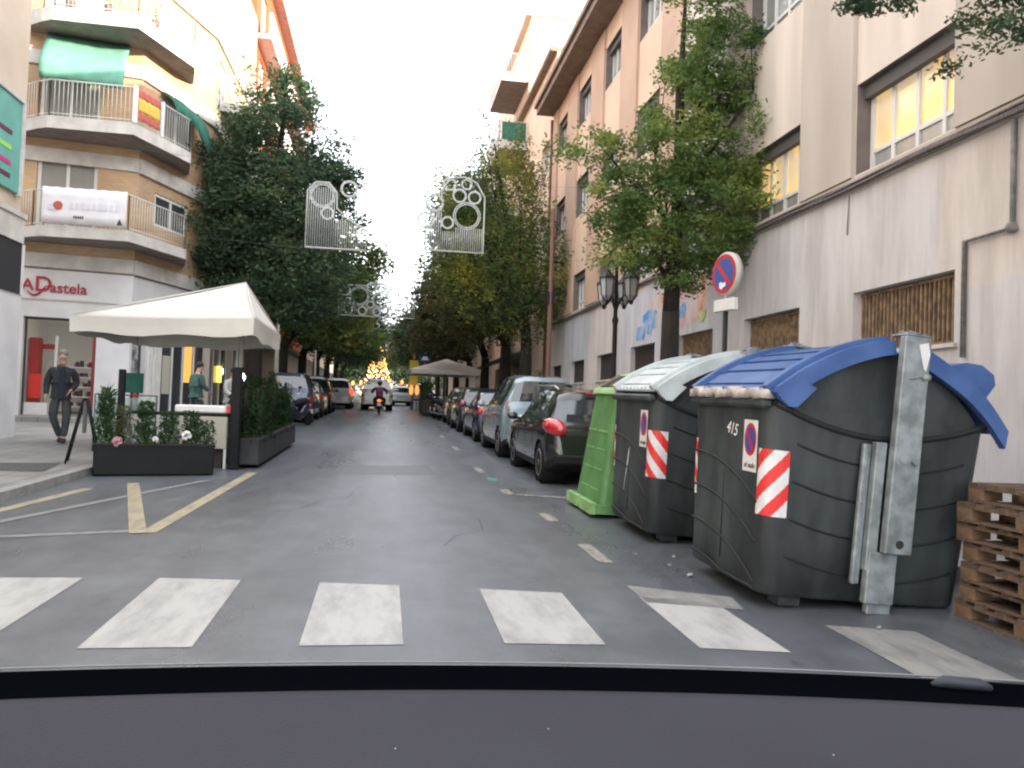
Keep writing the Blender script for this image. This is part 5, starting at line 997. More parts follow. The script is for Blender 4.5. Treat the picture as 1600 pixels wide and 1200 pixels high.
# ------------------------------------------------------------------ cars
def ring_pts(hw, zb, zbelt, zt, tumble, nseg=(2, 3, 3, 4, 4, 3)):
    zbelt = min(zbelt, zt - .03); wb = hw * .965; wr = max(hw * .55, wb - tumble * (zt - zbelt) - .02)
    c = [(0, zb), (hw * .86, zb), (hw * .985, zb + .14), (hw, zb + (zbelt - zb) * .55), (wb, zbelt), (wr, zt - .055 if zt - zbelt > .15 else zt - .02), (0, zt)]
    c = [Vector(p) for p in c]; o = []; segid = []
    for i in range(6):
        p0, p1, p2, p3 = c[max(i - 1, 0)], c[i], c[i + 1], c[min(i + 2, 6)]
        if i == 5: p3 = Vector((-c[5].x, c[5].y))
        for k in range(nseg[i]):
            s_ = k / nseg[i]
            if i in (1, 2, 3, 5): q = 0.5 * ((2 * p1) + (-p0 + p2) * s_ + (2 * p0 - 5 * p1 + 4 * p2 - p3) * s_ ** 2 + (-p0 + 3 * p1 - 3 * p2 + p3) * s_ ** 3)
            else: q = p1.lerp(p2, s_)
            o.append((q.x, q.y)); segid.append((i, s_ + .5 / nseg[i]))
    o.append((0, zt)); return o, segid
PROF = {
 'hatch': dict(L=4.1, W=1.74, H=1.50, top=[(0, .50), (.008, .74), (.02, .93), (.035, 1.0), (.10, 1.36), (.14, 1.45), (.22, 1.485), (.40, 1.50), (.52, 1.47), (.60, 1.36), (.72, 1.06), (.76, .99), (.86, .92), (.95, .78), (.985, .66), (1, .48)], belt=[(0, .94), (.3, .96), (.75, .88), (1, .8)], rear=(.036, .098), ws=(.60, .715), side=[(.15, .30), (.325, .455), (.475, .60)], wh=(.165, .79), wr=.32),
 'wagon': dict(L=4.2, W=1.76, H=1.53, top=[(0, .48), (.008, .74), (.02, .95), (.03, 1.0), (.085, 1.38), (.105, 1.46), (.18, 1.51), (.40, 1.53), (.52, 1.49), (.60, 1.37), (.72, 1.06), (.76, .99), (.86, .92), (.95, .78), (.985, .66), (1, .48)], belt=[(0, 1.02), (.2, 1.0), (.3, .96), (.75, .88), (1, .8)], rear=(.032, .080), ws=(.60, .715), side=[(.11, .28), (.305, .455), (.475, .60)], wh=(.165, .785), wr=.325),
 'mpv': dict(L=4.25, W=1.82, H=1.80, top=[(0, .50), (.006, .80), (.015, 1.1), (.03, 1.25), (.055, 1.66), (.08, 1.75), (.2, 1.79), (.45, 1.80), (.56, 1.75), (.63, 1.62), (.76, 1.18), (.80, 1.12), (.90, 1.0), (.96, .84), (.988, .68), (1, .5)], belt=[(0, 1.14), (.3, 1.12), (.75, 1.0), (1, .9)], rear=(.028, .056), ws=(.635, .755), side=[(.10, .27), (.30, .47), (.49, .66)], wh=(.165, .80), wr=.32),
 'sedan': dict(L=4.4, W=1.76, H=1.45, top=[(0, .50), (.008, .76), (.02, .90), (.04, .96), (.12, 1.0), (.16, 1.03), (.27, 1.36), (.33, 1.43), (.45, 1.45), (.55, 1.42), (.61, 1.33), (.72, 1.02), (.76, .96), (.86, .90), (.95, .76), (.985, .64), (1, .48)], belt=[(0, .9), (.3, .94), (.75, .86), (1, .8)], rear=(.165, .265), ws=(.61, .715), side=[(.30, .46), (.48, .60)], wh=(.19, .80), wr=.31),
 'van': dict(L=4.4, W=1.85, H=1.85, top=[(0, .52), (.006, .9), (.012, 1.3), (.02, 1.7), (.035, 1.80), (.2, 1.84), (.5, 1.85), (.60, 1.78), (.66, 1.62), (.78, 1.2), (.82, 1.12), (.92, .98), (.97, .82), (.99, .66), (1, .5)], belt=[(0, 1.14), (.75, 1.05), (1, .9)], rear=(0, 0), ws=(.66, .77), side=[(.50, .66)], wh=(.165, .80), wr=.31),
}
def car(kind, paint, label, loc, group='cars parked along the kerbs', rot=0, lamps='tail', rise=0.0, lamp_spec=None, plate=True, low=None):
    D = PROF[kind]; L, W = D['L'], D['W']; t = thing('parked_car', label, 'car', loc, (atan(S), 0, rot), group)
    ys = sorted(set(np.round(np.concatenate([np.linspace(0, 1, 64), [a for a, b in D['top']], np.linspace(0, .04, 6), np.linspace(.96, 1, 5), *[list(s_) for s_ in D['side']], D['rear'], D['ws']]), 4)))
    tx, tz = zip(*D['top']); bx_, bz = zip(*D['belt']); rows = []; seg = None
    for f in ys:
        e = min(f * L, (1 - f) * L); hw = W / 2 * (1 - .22 * max(0, 1 - e / .28) ** 2.2 - .05 * max(0, 1 - e / 1.0) ** 2)
        zb = .20 + .16 * max(0, 1 - e / .35) ** 1.5; zt = np.interp(f, tx, tz); ro, seg = ring_pts(hw, zb, np.interp(f, bx_, bz), zt, .42)
        rows.append([Vector((x, (f - .5) * L, z)) for x, z in ro])
    wc = [(D['wh'][0] - .5) * L, (D['wh'][1] - .5) * L]; R = D['wr'] + .045
    n = len(rows[0]); P = [r[:] for r in rows]
    # pull vertices near the arch edge onto the circle
    for i in range(len(P)):
        for j in range(n):
            p = P[i][j]
            if j < len(seg) and seg[min(j, len(seg) - 1)][0] in (1, 2, 3) and p.x > .8 * W / 2 * .8:
                for w_ in wc:
                    d = hypot(p.y - w_, p.z - D['wr']); 
                    if abs(d - R) < .045 and d > 0: p.y = w_ + (p.y - w_) * R / d; p.z = D['wr'] + (p.z - D['wr']) * R / d
    body, sl, sr, rw, wsh, trim = MB(), MB(), MB(), MB(), MB(), MB()
    for sgn in (1, -1):
        for i in range(len(ys) - 1):
            fm = (ys[i] + ys[i + 1]) / 2
            for j in range(n - 1):
                sg_, s_ = seg[j]; q = [P[i][j], P[i + 1][j], P[i + 1][j + 1], P[i][j + 1]]
                c = sum(q, Vector()) / 4
                if sg_ in (1, 2, 3) and any(hypot(c.y - w_, c.z - D['wr']) < R - .012 for w_ in wc): continue
                v = [(p.x * sgn, p.y, p.z) for p in q]
                if sg_ == 4 and any(a < fm < b for a, b in D['side']) and np.interp(fm, tx, tz) - np.interp(fm, bx_, bz) > .12: (sr if sgn > 0 else sl).add(v, [(0, 1, 2, 3)], True)
                elif sg_ == 5 and D['rear'][0] < fm < D['rear'][1] and s_ > .12: rw.add(v, [(0, 1, 2, 3)], True)
                elif sg_ == 5 and D['ws'][0] < fm < D['ws'][1] and s_ > .06: wsh.add(v, [(0, 1, 2, 3)], True)
                elif sg_ in (0, 1) and (low is None or low): trim.add(v, [(0, 1, 2, 3)], True)
                else: body.add(v, [(0, 1, 2, 3)], True)
    for r_ in (P[0], P[-1]): body.add([(p.x, p.y, p.z) for p in r_] + [(-p.x, p.y, p.z) for p in r_[::-1][1:-1]], [tuple(range(2 * n - 2))])
    b_ = body.build('body', paint, t)
    bm = bmesh.new(); bm.from_mesh(b_.data); bmesh.ops.remove_doubles(bm, verts=bm.verts, dist=.0006); bmesh.ops.recalc_face_normals(bm, faces=bm.faces); bm.to_mesh(b_.data); bm.free()
    trim.build('sill_trim', M['blackp'], t)
    for src in (sl, sr):
        for a, b in D['side']:
            pm = MB()
            for k in range(0, len(src.v), 4):
                if (a - .5) * L - .002 < sum(p[1] for p in src.v[k:k + 4]) / 4 < (b - .5) * L + .002: pm.add(src.v[k:k + 4], [(0, 1, 2, 3)], True)
            if pm.v: pm.build('side_window', M['carglass'], t)
    for m_, nm in ((rw, 'rear_window'), (wsh, 'windscreen')):
        if m_.v: m_.build(nm, M['carglass'], t)
    for w_ in wc:
        for sgn in (-1, 1):
            X = sgn * W / 2
            mb = MB(); mb.lathe((X - sgn * .42, w_, D['wr']), [(R + .01, 0), (R + .01, sgn * .36), (R + .002, sgn * .40)], 28, 'x'); 
            mb.f.pop(); mb.m.pop(); mb.sm.pop()      # open towards the outside
            mb.lathe((X - sgn * .30, w_, D['wr']), [(R, 0), (R, -sgn * .01)], 28, 'x'); mb.build('wheel_arch', M['blackp'], t)
            r = D['wr']; mb = MB(); o = X - sgn * .215
            mb.lathe((o, w_, r), [(r * .62, 0), (r * .95, 0), (r, sgn * .03), (r, sgn * .16), (r * .95, sgn * .195), (r * .64, sgn * .20)], 30, 'x'); wo = mb.build('wheel', M['tyre'], t)
            mb = MB(); mb.lathe((o, w_, r), [(r * .655, sgn * .12), (r * .655, sgn * .203), (r * .60, sgn * .205), (r * .57, sgn * .13), (.05, sgn * .12)], 30, 'x')
            for k in range(7):
                a = 2 * pi * k / 7 + w_; ca, sa = cos(a), sin(a); wv = .032
                pts = [(o + sgn * .19, w_ + .03 * ca - wv * sa, r + .03 * sa + wv * ca), (o + sgn * .19, w_ + .03 * ca + wv * sa, r + .03 * sa - wv * ca), (o + sgn * .195, w_ + r * .6 * ca + wv * .8 * sa, r + r * .6 * sa - wv * .8 * ca), (o + sgn * .195, w_ + r * .6 * ca - wv * .8 * sa, r + r * .6 * sa + wv * .8 * ca)]
                mb.add(pts + [(p[0] - sgn * .05, p[1], p[2]) for p in pts], [(0, 1, 2, 3), (7, 6, 5, 4), (0, 4, 5, 1), (1, 5, 6, 2), (2, 6, 7, 3), (3, 7, 4, 0)])
            mb.lathe((o, w_, r), [(.055, sgn * .15), (.05, sgn * .2), (.01, sgn * .205)], 12, 'x'); mb.build('rim', M['rim'], wo)
    yr = -L / 2; zl, ry, rz, lw = lamp_spec or (.86, .16, .13, .10)
    for sgn in (-1, 1):
        mb = MB(); mb.ball((sgn * (W / 2 - (.145 if kind == "wagon" else .14)), yr + .195, zl), (lw, ry, rz), 18, 12, Matrix.Rotation(radians(-sgn * 28), 3, 'Z') @ Matrix.Rotation(radians(12), 3, 'X')); mb.build('tail_light', M['tail'] if lamps == 'tail' else M['tail_on'], t)
        mb = MB(); mb.ball((sgn * (W / 2 - .17), L / 2 - .22, .70), (.12, .22, .10), 14, 9, Matrix.Rotation(radians(sgn * 25), 3, 'Z')); mb.build('headlight', M['headlamp'], t)
        zm = np.interp(D['ws'][1] - .02, bx_, bz) + .10; mb = MB(); mb.ball((sgn * (W / 2 + .09), (D['ws'][1] - .04 - .5) * L, zm), (.10, .06, .075), 12, 8); mb.tube([(sgn * W / 2 * .93, (D['ws'][1] - .03 - .5) * L, zm - .05), (sgn * (W / 2 + .05), (D['ws'][1] - .035 - .5) * L, zm - .03)], .025, 6); mb.build('mirror', paint, t)
        mb = MB()
        for a, b in D['side'][1:]: 
            yh = (a - .5) * L + .10; mb.tube([(sgn * (W / 2 * .985), yh, .86), (sgn * (W / 2 * .99 + .012), yh + .03, .865), (sgn * (W / 2 * .99 + .012), yh + .16, .87), (sgn * (W / 2 * .985), yh + .19, .87)], .012, 6)
        mb.build('door_handle', paint, t)
        mb = MB()     # door shut lines
        for a in [D['side'][-1][0] - .01, D['side'][-1][1] + .045] + ([D['side'][1][0] - .01] if len(D['side']) > 2 else []):
            pts = [((W / 2 * (.992 + .008 * sin(pi * k / 5)) + .0) * sgn, (a - .5) * L, .36 + .56 * k / 5) for k in range(6)]; mb.tube(pts, .005, 4)
        mb.build('door_seam', M['blackp'], t)
    mb = MB(); mb.bbox(-W / 2 + .12, W / 2 - .12, yr - .035, yr + .16, .34, .50, .03); mb.build('rear_bumper', M['blackp'] if kind == 'wagon' else paint, t)
    if plate: MB().box(-.26, .26, yr - .045, yr - .036, .42 if kind == 'wagon' else .62, .53 if kind == 'wagon' else .73).build('number_plate', M['plate'], t)
    return t
def paint(name, c, r=.28, met=.3): return mat(name, c, r, metal=met, coat=.8, spec=.6, var=.04, scale=3)
pk = dict(blk=paint('metallic_charcoal_paint', (.016, .016, .017), .16, .1), teal=paint('grey_teal_paint', (.22, .29, .31), .25, .35), navy=paint('navy_blue_paint', (.010, .015, .05), .2), dk=paint('dark_green_grey_paint', (.03, .036, .034)), blu=paint('slate_blue_paint', (.04, .07, .12)), brn=paint('grey_brown_paint', (.09, .08, .075)), black=paint('black_paint', (.012, .012, .014)), wht=paint('white_car_paint', (.60, .60, .58), .35, 0), slv=paint('silver_paint', (.35, .37, .38)))
XR = 3.35
def CL(y): return (XR, y, gz(y))
c1 = car('wagon', pk['blk'], 'dark estate car with a big red tail light, nearest parked car on the right', CL(14.05), lamp_spec=(.91, .27, .135, .125))
mb = MB(); mb.box(-.22, .22, -1.80, -1.76, 1.44, 1.465); mb.build('high_brake_light', M['tail'], c1)
mb = MB()
for sx in (-1, 1): mb.tube([(sx * .60, -1.5, 1.50), (sx * .62, -1.3, 1.55), (sx * .62, .1, 1.57), (sx * .58, .3, 1.52)], .016, 6)
mb.build('roof_rail', M['chrome'], c1)
c2 = car('mpv', pk['teal'], 'tall grey green van like car with slim red tail light, second parked on the right', (XR + .02, 18.75, gz(18.75)), lamp_spec=(1.03, .05, .22, .075))
mb = MB(); mb.box(-.925, -.912, -.2, .05, .78, .86) ; mb.ball((-.915, .9, .82), (.012, .07, .06)); mb.build('side_repeater', M['tail'], c2)
c3 = car('sedan', pk['navy'], 'dark navy blue car, third parked on the right', CL(23.5))
c4 = car('hatch', pk['dk'], 'dark hatchback with a bright red tail light, fourth parked on the right', (XR - .05, 28.2, gz(28.2)), lamp_spec=(.93, .14, .15, .12))
c5 = car('hatch', pk['brn'], 'grey brown hatchback parked before the motorcycles, fifth on the right', (XR - .02, 32.6, gz(32.6)))
XLc = -3.45
c6 = car('mpv', pk['blu'], 'slate blue people carrier parked first behind the tall bush planter on the left', (XLc, 31.6, gz(31.6)))
c7 = car('hatch', pk['brn'], 'grey brown hatchback, second parked on the left', (XLc + .05, 36.2, gz(36.2)))
c8 = car('mpv', pk['black'], 'black tall car, third parked on the left', (XLc + .05, 41.0, gz(41.0)))
c9 = car('mpv', pk['wht'], 'white car with a lit red tail light, fourth along the left', (XLc + .7, 49.5, gz(49.5)), lamps='on', lamp_spec=(1.0, .1, .25, .25))
cA = car('van', pk['wht'], 'white van driving ahead of the motor scooter in the middle of the street', (-.42, 49.2, gz(49.2)), group='vehicles driving down the street', plate=True); cA['category'] = 'van'; cA.name = 'van'
mb = MB(); mb.quad((-.78, -2.19, 1.22), (.78, -2.19, 1.22), (.72, -2.165, 1.66), (-.72, -2.165, 1.66)); mb.build('rear_window', M['carglass'], cA)
cB = car('hatch', pk['slv'], 'silver car far ahead on the right of the white van', (1.25, 62, gz(62)), group='vehicles driving down the street')
cC = car('mpv', pk['slv'], 'pale van like car farthest ahead near the road signs', (2.7, 74, gz(74)), group='vehicles driving down the street')
cD = car('hatch', pk['dk'], 'dark small car far along the left kerb, behind the white one', (XLc + .3, 56, gz(56)))

# ------------------------------------------------------------------ motorcycles
def scooter(label, loc, rot, bodym, name='motorcycle', lit=False, topcase=False, group=None):
    t = thing(name, label, name.replace('_', ' '), loc, rot, group)
    for y in (-.66, .68):
        mb = MB(); mb.lathe((0, y, .29), [(.19, -.05), (.27, -.05), (.29, -.02), (.29, .02), (.27, .05), (.19, .05)], 22, 'x'); wv = mb.build('wheel', M['tyre'], t)
        mb = MB(); mb.lathe((0, y, .29), [(.20, -.03), (.20, .03)], 20, 'x'); mb.build('rim', M['rim'], wv)
    mb = MB(); mb.tube([(0, .68, .29), (0, .52, .75), (0, .42, 1.02)], [.035, .04, .035], 8); mb.tube([(-.36, .36, 1.06), (-.2, .42, 1.03), (.2, .42, 1.03), (.36, .36, 1.06)], .018, 6); mb.tube([(.06, .68, .30), (.07, .5, .8)], .025, 6); mb.build('fork_and_handlebar', M['chrome'], t)
    mb = MB(); mb.tube([(0, .50, .92), (0, .44, .55), (0, .25, .36), (0, -.1, .36), (0, -.3, .52), (0, -.62, .66), (0, -.86, .66)], [.13, .16, .14, .17, .19, .16, .07], 12); mb.ball((0, .70, .46), (.08, .26, .12), 12, 8); mb.build('body', bodym, t)
    mb = MB(); mb.tube([(0, .12, .76), (0, -.2, .78), (0, -.6, .83), (0, -.78, .84)], [.10, .15, .14, .08], 10); mb.build('seat', M['blackp'], t)
    mb = MB(); mb.ball((0, -.88, .68), (.10, .05, .075), 12, 8); mb.build('tail_light', M['orange_on'] if lit else M['tail'], t)
    mb = MB(); mb.box(-.10, .10, -.94, -.93, .42, .56); mb.build('number_plate', M['plate'], t)
    mb = MB(); mb.tube([(.16, .1, .28), (.17, -.4, .3), (.18, -.8, .36)], [.03, .05, .06], 8); mb.build('exhaust', M['metal_g'], t)
    for sx in (-1, 1): MB().tube([(sx * .25, .40, 1.05), (sx * .33, .42, 1.2)], .01, 5).ball((sx * .35, .42, 1.24), (.07, .025, .045), 10, 6).build('mirror', M['blackp'], t)
    mb = MB(); mb.ball((0, .56, .86), (.09, .07, .09), 12, 8); mb.build('headlight', M['headlamp'], t)
    if topcase: mb = MB(); mb.bbox(-.22, .22, -1.02, -.62, .90, 1.20, .05); mb.build('top_case', M['helmet'], t)
    return t
scooter('dark maroon motorcycle with a pale front wheel, parked beside the tall bush planter', (-2.75, 27.4, gz(27.4)), (0, radians(8), radians(160)), pk['navy'], group='parked motorcycles')
scooter('motorcycle with grey fairing and orange reflector parked by the hedge, nearer one', (2.72, 35.9, gz(35.9)), (0, radians(7), radians(200)), M['metal_g'], group='parked motorcycles')
scooter('black motorcycle parked by the hedge, farther one', (2.55, 37.4, gz(37.4)), (0, radians(7), radians(195)), M['helmet'], group='parked motorcycles', topcase=True)
rs = scooter('motor scooter with glowing tail light in the middle of the street', (-.24, 40.9, gz(40.9)), (0, 0, 0), M['helmet'], name='motor_scooter', lit=True)

# ------------------------------------------------------------------ people
def skin(name, verts, edges, rad, m, parent, root=0, sub=2, flat=None):
    me = bpy.data.meshes.new(name); me.from_pydata([tuple(v) for v in verts], edges, []); me.materials.append(m)
    o = bpy.data.objects.new(name, me); COL.objects.link(o); o.parent = parent
    md = o.modifiers.new('Skin', 'SKIN'); md.use_smooth_shade = True; md.branch_smoothing = .6
    for i, r in enumerate(rad):
        me.skin_vertices[0].data[i].radius = r if isinstance(r, (tuple, list)) else (r, r)
    me.skin_vertices[0].data[root].use_root = True
    s_ = o.modifiers.new('Sub', 'SUBSURF'); s_.levels = sub; s_.render_levels = sub
    return o
def person(label, loc, rotz, J, mats_, holding=None, coat_open=False, hair=True, helmet=False):
    """J: joint dict (local metres, facing -Y)"""
    t = thing('person', label, 'person', loc, (0, 0, rotz)); V = {k: Vector(v) for k, v in J.items()}
    names = ['pelvis', 'waist', 'chest', 'neck0', 'neck', 'jaw', 'head', 'crown']
    verts = [V[n] for n in names]; rad = [(.15, .11), (.14, .10), (.16, .11), (.075, .075), (.055, .058), (.07, .078), (.078, .095), (.05, .06)]
    edges = [(i, i + 1) for i in range(7)]; idx = {n: i for i, n in enumerate(names)}
    def chain(src, pts, rr):
        p = idx[src] if isinstance(src, str) else src
        for q, r in zip(pts, rr): verts.append(Vector(q)); rad.append(r); edges.append((p, len(verts) - 1)); p = len(verts) - 1
        return p
    for s_ in ('l', 'r'):
        k = chain('chest', [V['sh_' + s_], V['el_' + s_], V['wr_' + s_]], [.062, .044, .028])
        d = (V['wr_' + s_] - V['el_' + s_]).normalized(); side = d.cross(Vector((0, 1, 0))).normalized() if abs(d.y) < .9 else Vector((1, 0, 0)); fwd = Vector((0, -1, 0)); fwd = (fwd - d * fwd.dot(d)).normalized()
        palm = V['wr_' + s_] + d * .06; kp = chain(k, [palm], [(.022, .036)])
        for f in range(4):
            b = palm + d * .025 + fwd * (.024 - .016 * f); c1_ = b + d * (.030 + .006 * (f in (1, 2))) ; c2_ = c1_ + (d * .8 + side * .25 * (-1 if s_ == 'r' else 1)).normalized() * .024
            chain(kp, [b, c1_, c2_], [.010, .009, .007])
        chain(k, [V['wr_' + s_] + d * .03 + fwd * .032, V['wr_' + s_] + d * .065 + fwd * .048], [.011, .008])
        chain('pelvis', [V['hip_' + s_], V['kn_' + s_], V['an_' + s_], V['an_' + s_] * .4 + V['toe_' + s_] * .6], [.095, .062, .036, .022])
    nose = V['head'] + Vector((0, -.095, -.015)); chain('head', [nose], [.014])
    for sx in (-1, 1): chain('head', [V['head'] + Vector((sx * .082, .01, -.01))], [.014])
    skin('body', verts, edges, rad, mats_['skin'], t)
    mb = MB(); h = V['head']
    for sx in (-1, 1): mb.ball(h + Vector((sx * .032, -.082, .018)), (.012, .008, .007), 8, 5)
    mb.ball(h + Vector((0, -.082, -.055)), (.024, .008, .006), 8, 5); mb.build('face_features', M['hair'], t)
    if helmet: MB().ball(V['head'] + Vector((0, .0, .03)), (.125, .145, .135), 20, 12).build('helmet', M['helmet'], t)
    elif hair: MB().ball(V['head'] + Vector((0, .025, .045)), (.092, .10, .085), 16, 10).build('hair', mats_['hair'], t)
    # jacket
    v = [V['pelvis'] + Vector((0, 0, -.08)), V['pelvis'] + Vector((0, 0, .06)), V['waist'], V['chest'], V['neck0'] - Vector((0, 0, .01))]; r = [(.185, .135), (.18, .13), (.175, .13), (.19, .13), (.085, .085)]; e = [(0, 1), (1, 2), (2, 3), (3, 4)]
    for s_ in ('l', 'r'):
        a = len(v); v += [V['sh_' + s_], V['el_' + s_], V['wr_' + s_] - (V['wr_' + s_] - V['el_' + s_]).normalized() * .02]; r += [.088, .066, .048]; e += [(3, a), (a, a + 1), (a + 1, a + 2)]
    skin('jacket', v, e, r, mats_['top'], t, 1)
    if coat_open: 
        f = MB(); c = V['chest']; f.prism([(-.035, .80 - 1.34), (.055, .80 - 1.34), (.06, -.2), (.05, .10), (.02, .15), (-.03, .10), (-.05, -.2)], -.02, .02, 'y'); f.xf(Matrix.Translation(Vector((0, -.128, c.z - .02)) + Vector((0, 0, .0))) @ Matrix.Rotation(radians(-3), 4, 'X') @ Matrix.Scale(.86, 4, (0, 0, 1))); f.build('sweater', M['sweater'], t)
    v = [V['pelvis'] + Vector((0, 0, .05)), V['pelvis'] - Vector((0, 0, .03))]; r = [(.155, .12), (.16, .125)]; e = [(0, 1)]
    for s_ in ('l', 'r'):
        a = len(v); v += [V['hip_' + s_], V['kn_' + s_], V['an_' + s_] + Vector((0, 0, .02))]; r += [.108, .078, .062]; e += [(1, a), (a, a + 1), (a + 1, a + 2)]
    skin('trousers', v, e, r, mats_['legs'], t, 0)
    for s_ in ('l', 'r'):
        a, b = V['an_' + s_], V['toe_' + s_]; skin('shoe', [a + Vector((0, .04, -.03)), a * .6 + b * .4 + Vector((0, 0, -.02)), b], [(0, 1), (1, 2)], [(.056, .056), .054, (.048, .04)], M['shoe'], t, 0, 1)
    return t
walk = dict(pelvis=(0, 0, .95), waist=(0, .0, 1.10), chest=(0, .0, 1.34), neck0=(0, -.0, 1.48), neck=(0, -.01, 1.54), jaw=(0, -.03, 1.60), head=(0, -.03, 1.68), crown=(0, -.015, 1.755),
            sh_l=(-.18, 0, 1.42), el_l=(-.25, .04, 1.15), wr_l=(-.25, -.02, .90), sh_r=(.18, 0, 1.42), el_r=(.26, .06, 1.16), wr_r=(.17, -.16, 1.00),
            hip_l=(-.09, 0, .90), kn_l=(-.11, -.10, .50), an_l=(.01, .06, .10), toe_l=(.02, -.10, .04), hip_r=(.10, 0, .90), kn_r=(.12, -.10, .49), an_r=(.09, -.14, .09), toe_r=(.10, -.31, .045))
person('man in open charcoal jacket, navy sweater and grey trousers walking on the left pavement', (-6.15, 16.6, gz(16.6) + .11), radians(15), walk, dict(skin=M['skin'], hair=M['hair_g'], top=M['jacket'], legs=M['jeans']), coat_open=True)
stand = dict(pelvis=(0, 0, .95), waist=(0, .01, 1.10), chest=(0, .0, 1.34), neck0=(0, -.02, 1.47), neck=(0, -.04, 1.53), jaw=(0, -.08, 1.58), head=(0, -.09, 1.65), crown=(0, -.07, 1.725),
             sh_l=(-.18, 0, 1.41), el_l=(-.24, -.02, 1.15), wr_l=(-.20, -.22, 1.02), sh_r=(.18, 0, 1.41), el_r=(.24, -.02, 1.15), wr_r=(.16, -.24, 1.02),
             hip_l=(-.09, 0, .90), kn_l=(-.11, -.02, .50), an_l=(-.11, .02, .09), toe_l=(-.12, -.14, .04), hip_r=(.09, 0, .90), kn_r=(.11, -.04, .50), an_r=(.11, .02, .09), toe_r=(.12, -.14, .04))
person('person in a sea green shirt bending over behind the terrace tables', (-4.75, 21.5, gz(21.5) + .11), radians(140), stand, dict(skin=M['skin'], hair=M['hair'], top=M['teals'], legs=M['jeans']))
person('waiter in pale clothes standing at the terrace behind the counter', (-3.95, 21.8, gz(21.8)), radians(60), stand, dict(skin=M['skin'], hair=M['hair'], top=M['palec'], legs=M['palec']))
ride = dict(pelvis=(0, .25, .88), waist=(0, .20, 1.02), chest=(0, .08, 1.26), neck0=(0, .02, 1.38), neck=(0, .0, 1.43), jaw=(0, -.03, 1.48), head=(0, -.02, 1.55), crown=(0, -.01, 1.62),
            sh_l=(-.20, .06, 1.33), el_l=(-.38, -.05, 1.12), wr_l=(-.34, -.32, 1.08), sh_r=(.20, .06, 1.33), el_r=(.38, -.05, 1.12), wr_r=(.34, -.32, 1.08),
            hip_l=(-.12, .22, .86), kn_l=(-.26, -.18, .72), an_l=(-.20, -.16, .34), toe_l=(-.20, -.32, .30), hip_r=(.12, .22, .86), kn_r=(.26, -.18, .72), an_r=(.20, -.16, .34), toe_r=(.20, -.32, .30))
person('rider in maroon jacket and dark helmet on the motor scooter, seen from behind', (-.24, 40.9, gz(40.9)), pi, ride, dict(skin=M['skin'], hair=M['hair'], top=M['purple'], legs=M['sweater']), helmet=True)

# ------------------------------------------------------------------ terrace on the left
gT = lambda y: gz(y)
um = thing('parasol', 'large cream square parasol over the left terrace', 'parasol', (-3.1, 16.0, gz(16.0)))
z0 = gz(16.0); cn = [(-5.6, 15.3), (-2.25, 14.2), (-2.27, 17.9), (-5.4, 18.6)]
loc_ = [(x + 3.1, y - 16.0) for x, y in cn]; ze = 2.88 - z0 - .05; za = 3.86 - z0
mb = MB(); nq = 10
for i in range(4):
    a, b = Vector((*loc_[i], ze)), Vector((*loc_[(i + 1) % 4], ze)); ap = Vector((.36, .1, za - .17)); rows = []
    for r_ in range(7):
        s_ = r_ / 6; rows += [tuple(a.lerp(b, k / nq).lerp(ap, s_) - Vector((0, 0, .035 * sin(pi * s_) + .03 * sin(pi * k / nq) * (1 - s_) ** 2))) for k in range(nq + 1)]
    mb.add(rows, [(r_ * (nq + 1) + k, r_ * (nq + 1) + k + 1, (r_ + 1) * (nq + 1) + k + 1, (r_ + 1) * (nq + 1) + k) for r_ in range(6) for k in range(nq)], True)
c_ = mb.build('canopy', M['canvas'], um); q_ = c_.modifiers.new('s', 'SOLIDIFY'); q_.thickness = .01
mb = MB(); c0 = Vector((sum(p[0] for p in loc_) / 4, sum(p[1] for p in loc_) / 4, 0))
for i in range(4):
    a, b = Vector((*loc_[i], ze)), Vector((*loc_[(i + 1) % 4], ze)); vs = []
    for k in range(nq + 1):
        p = a.lerp(b, k / nq) - Vector((0, 0, .03 * sin(pi * k / nq))); inw = (c0 - Vector((p.x, p.y, 0))).normalized() * (.015 + .03 * sin(pi * k / nq))
        vs += [tuple(p + Vector((0, 0, 0.0))), tuple(p + inw * .6 - Vector((0, 0, .14))), tuple(p + inw - Vector((0, 0, .30 - .03 * sin(k * 1.3))))]
    mb.add(vs, [(3 * k + j, 3 * k + 3 + j, 3 * k + 4 + j, 3 * k + 1 + j) for k in range(nq) for j in range(2)], False)
for k in range(4): MB().tube([tuple(Vector((*loc_[k], ze + .004))), (.36, .1, za - .165)], .011, 5).build('seam', M['canvas'], um)
c_ = mb.build('valance', M['canvas'], um); q_ = c_.modifiers.new('s', 'SOLIDIFY'); q_.thickness = .008
MB().tube([(.32, .1, 0), (.34, .1, za - .24)], .045, 10).build('pole', M['sign_back'], um)
mb = MB()
for x, y in loc_: mb.tube([(.34, .1, za - .28), (x * .97, y * .97, ze + .0)], .014, 5); mb.tube([(.32, .1, ze - .1), (x * .5, y * .5, (ze + za) / 2 - .2)], .012, 5)
mb.build('ribs', M['sign_back'], um)
MB().bbox(-.35, .35, -.25, .45, 0.0, .08, .02).build('base', M['metal_g'], um)
um2 = thing('parasol', 'small far sand coloured parasol over the terrace on the right', 'parasol', (3.3, 44, gz(44)))
mb = MB(); lw2 = [(-2.0, -1.9), (2.0, -1.9), (2.0, 1.9), (-2.0, 1.9)]
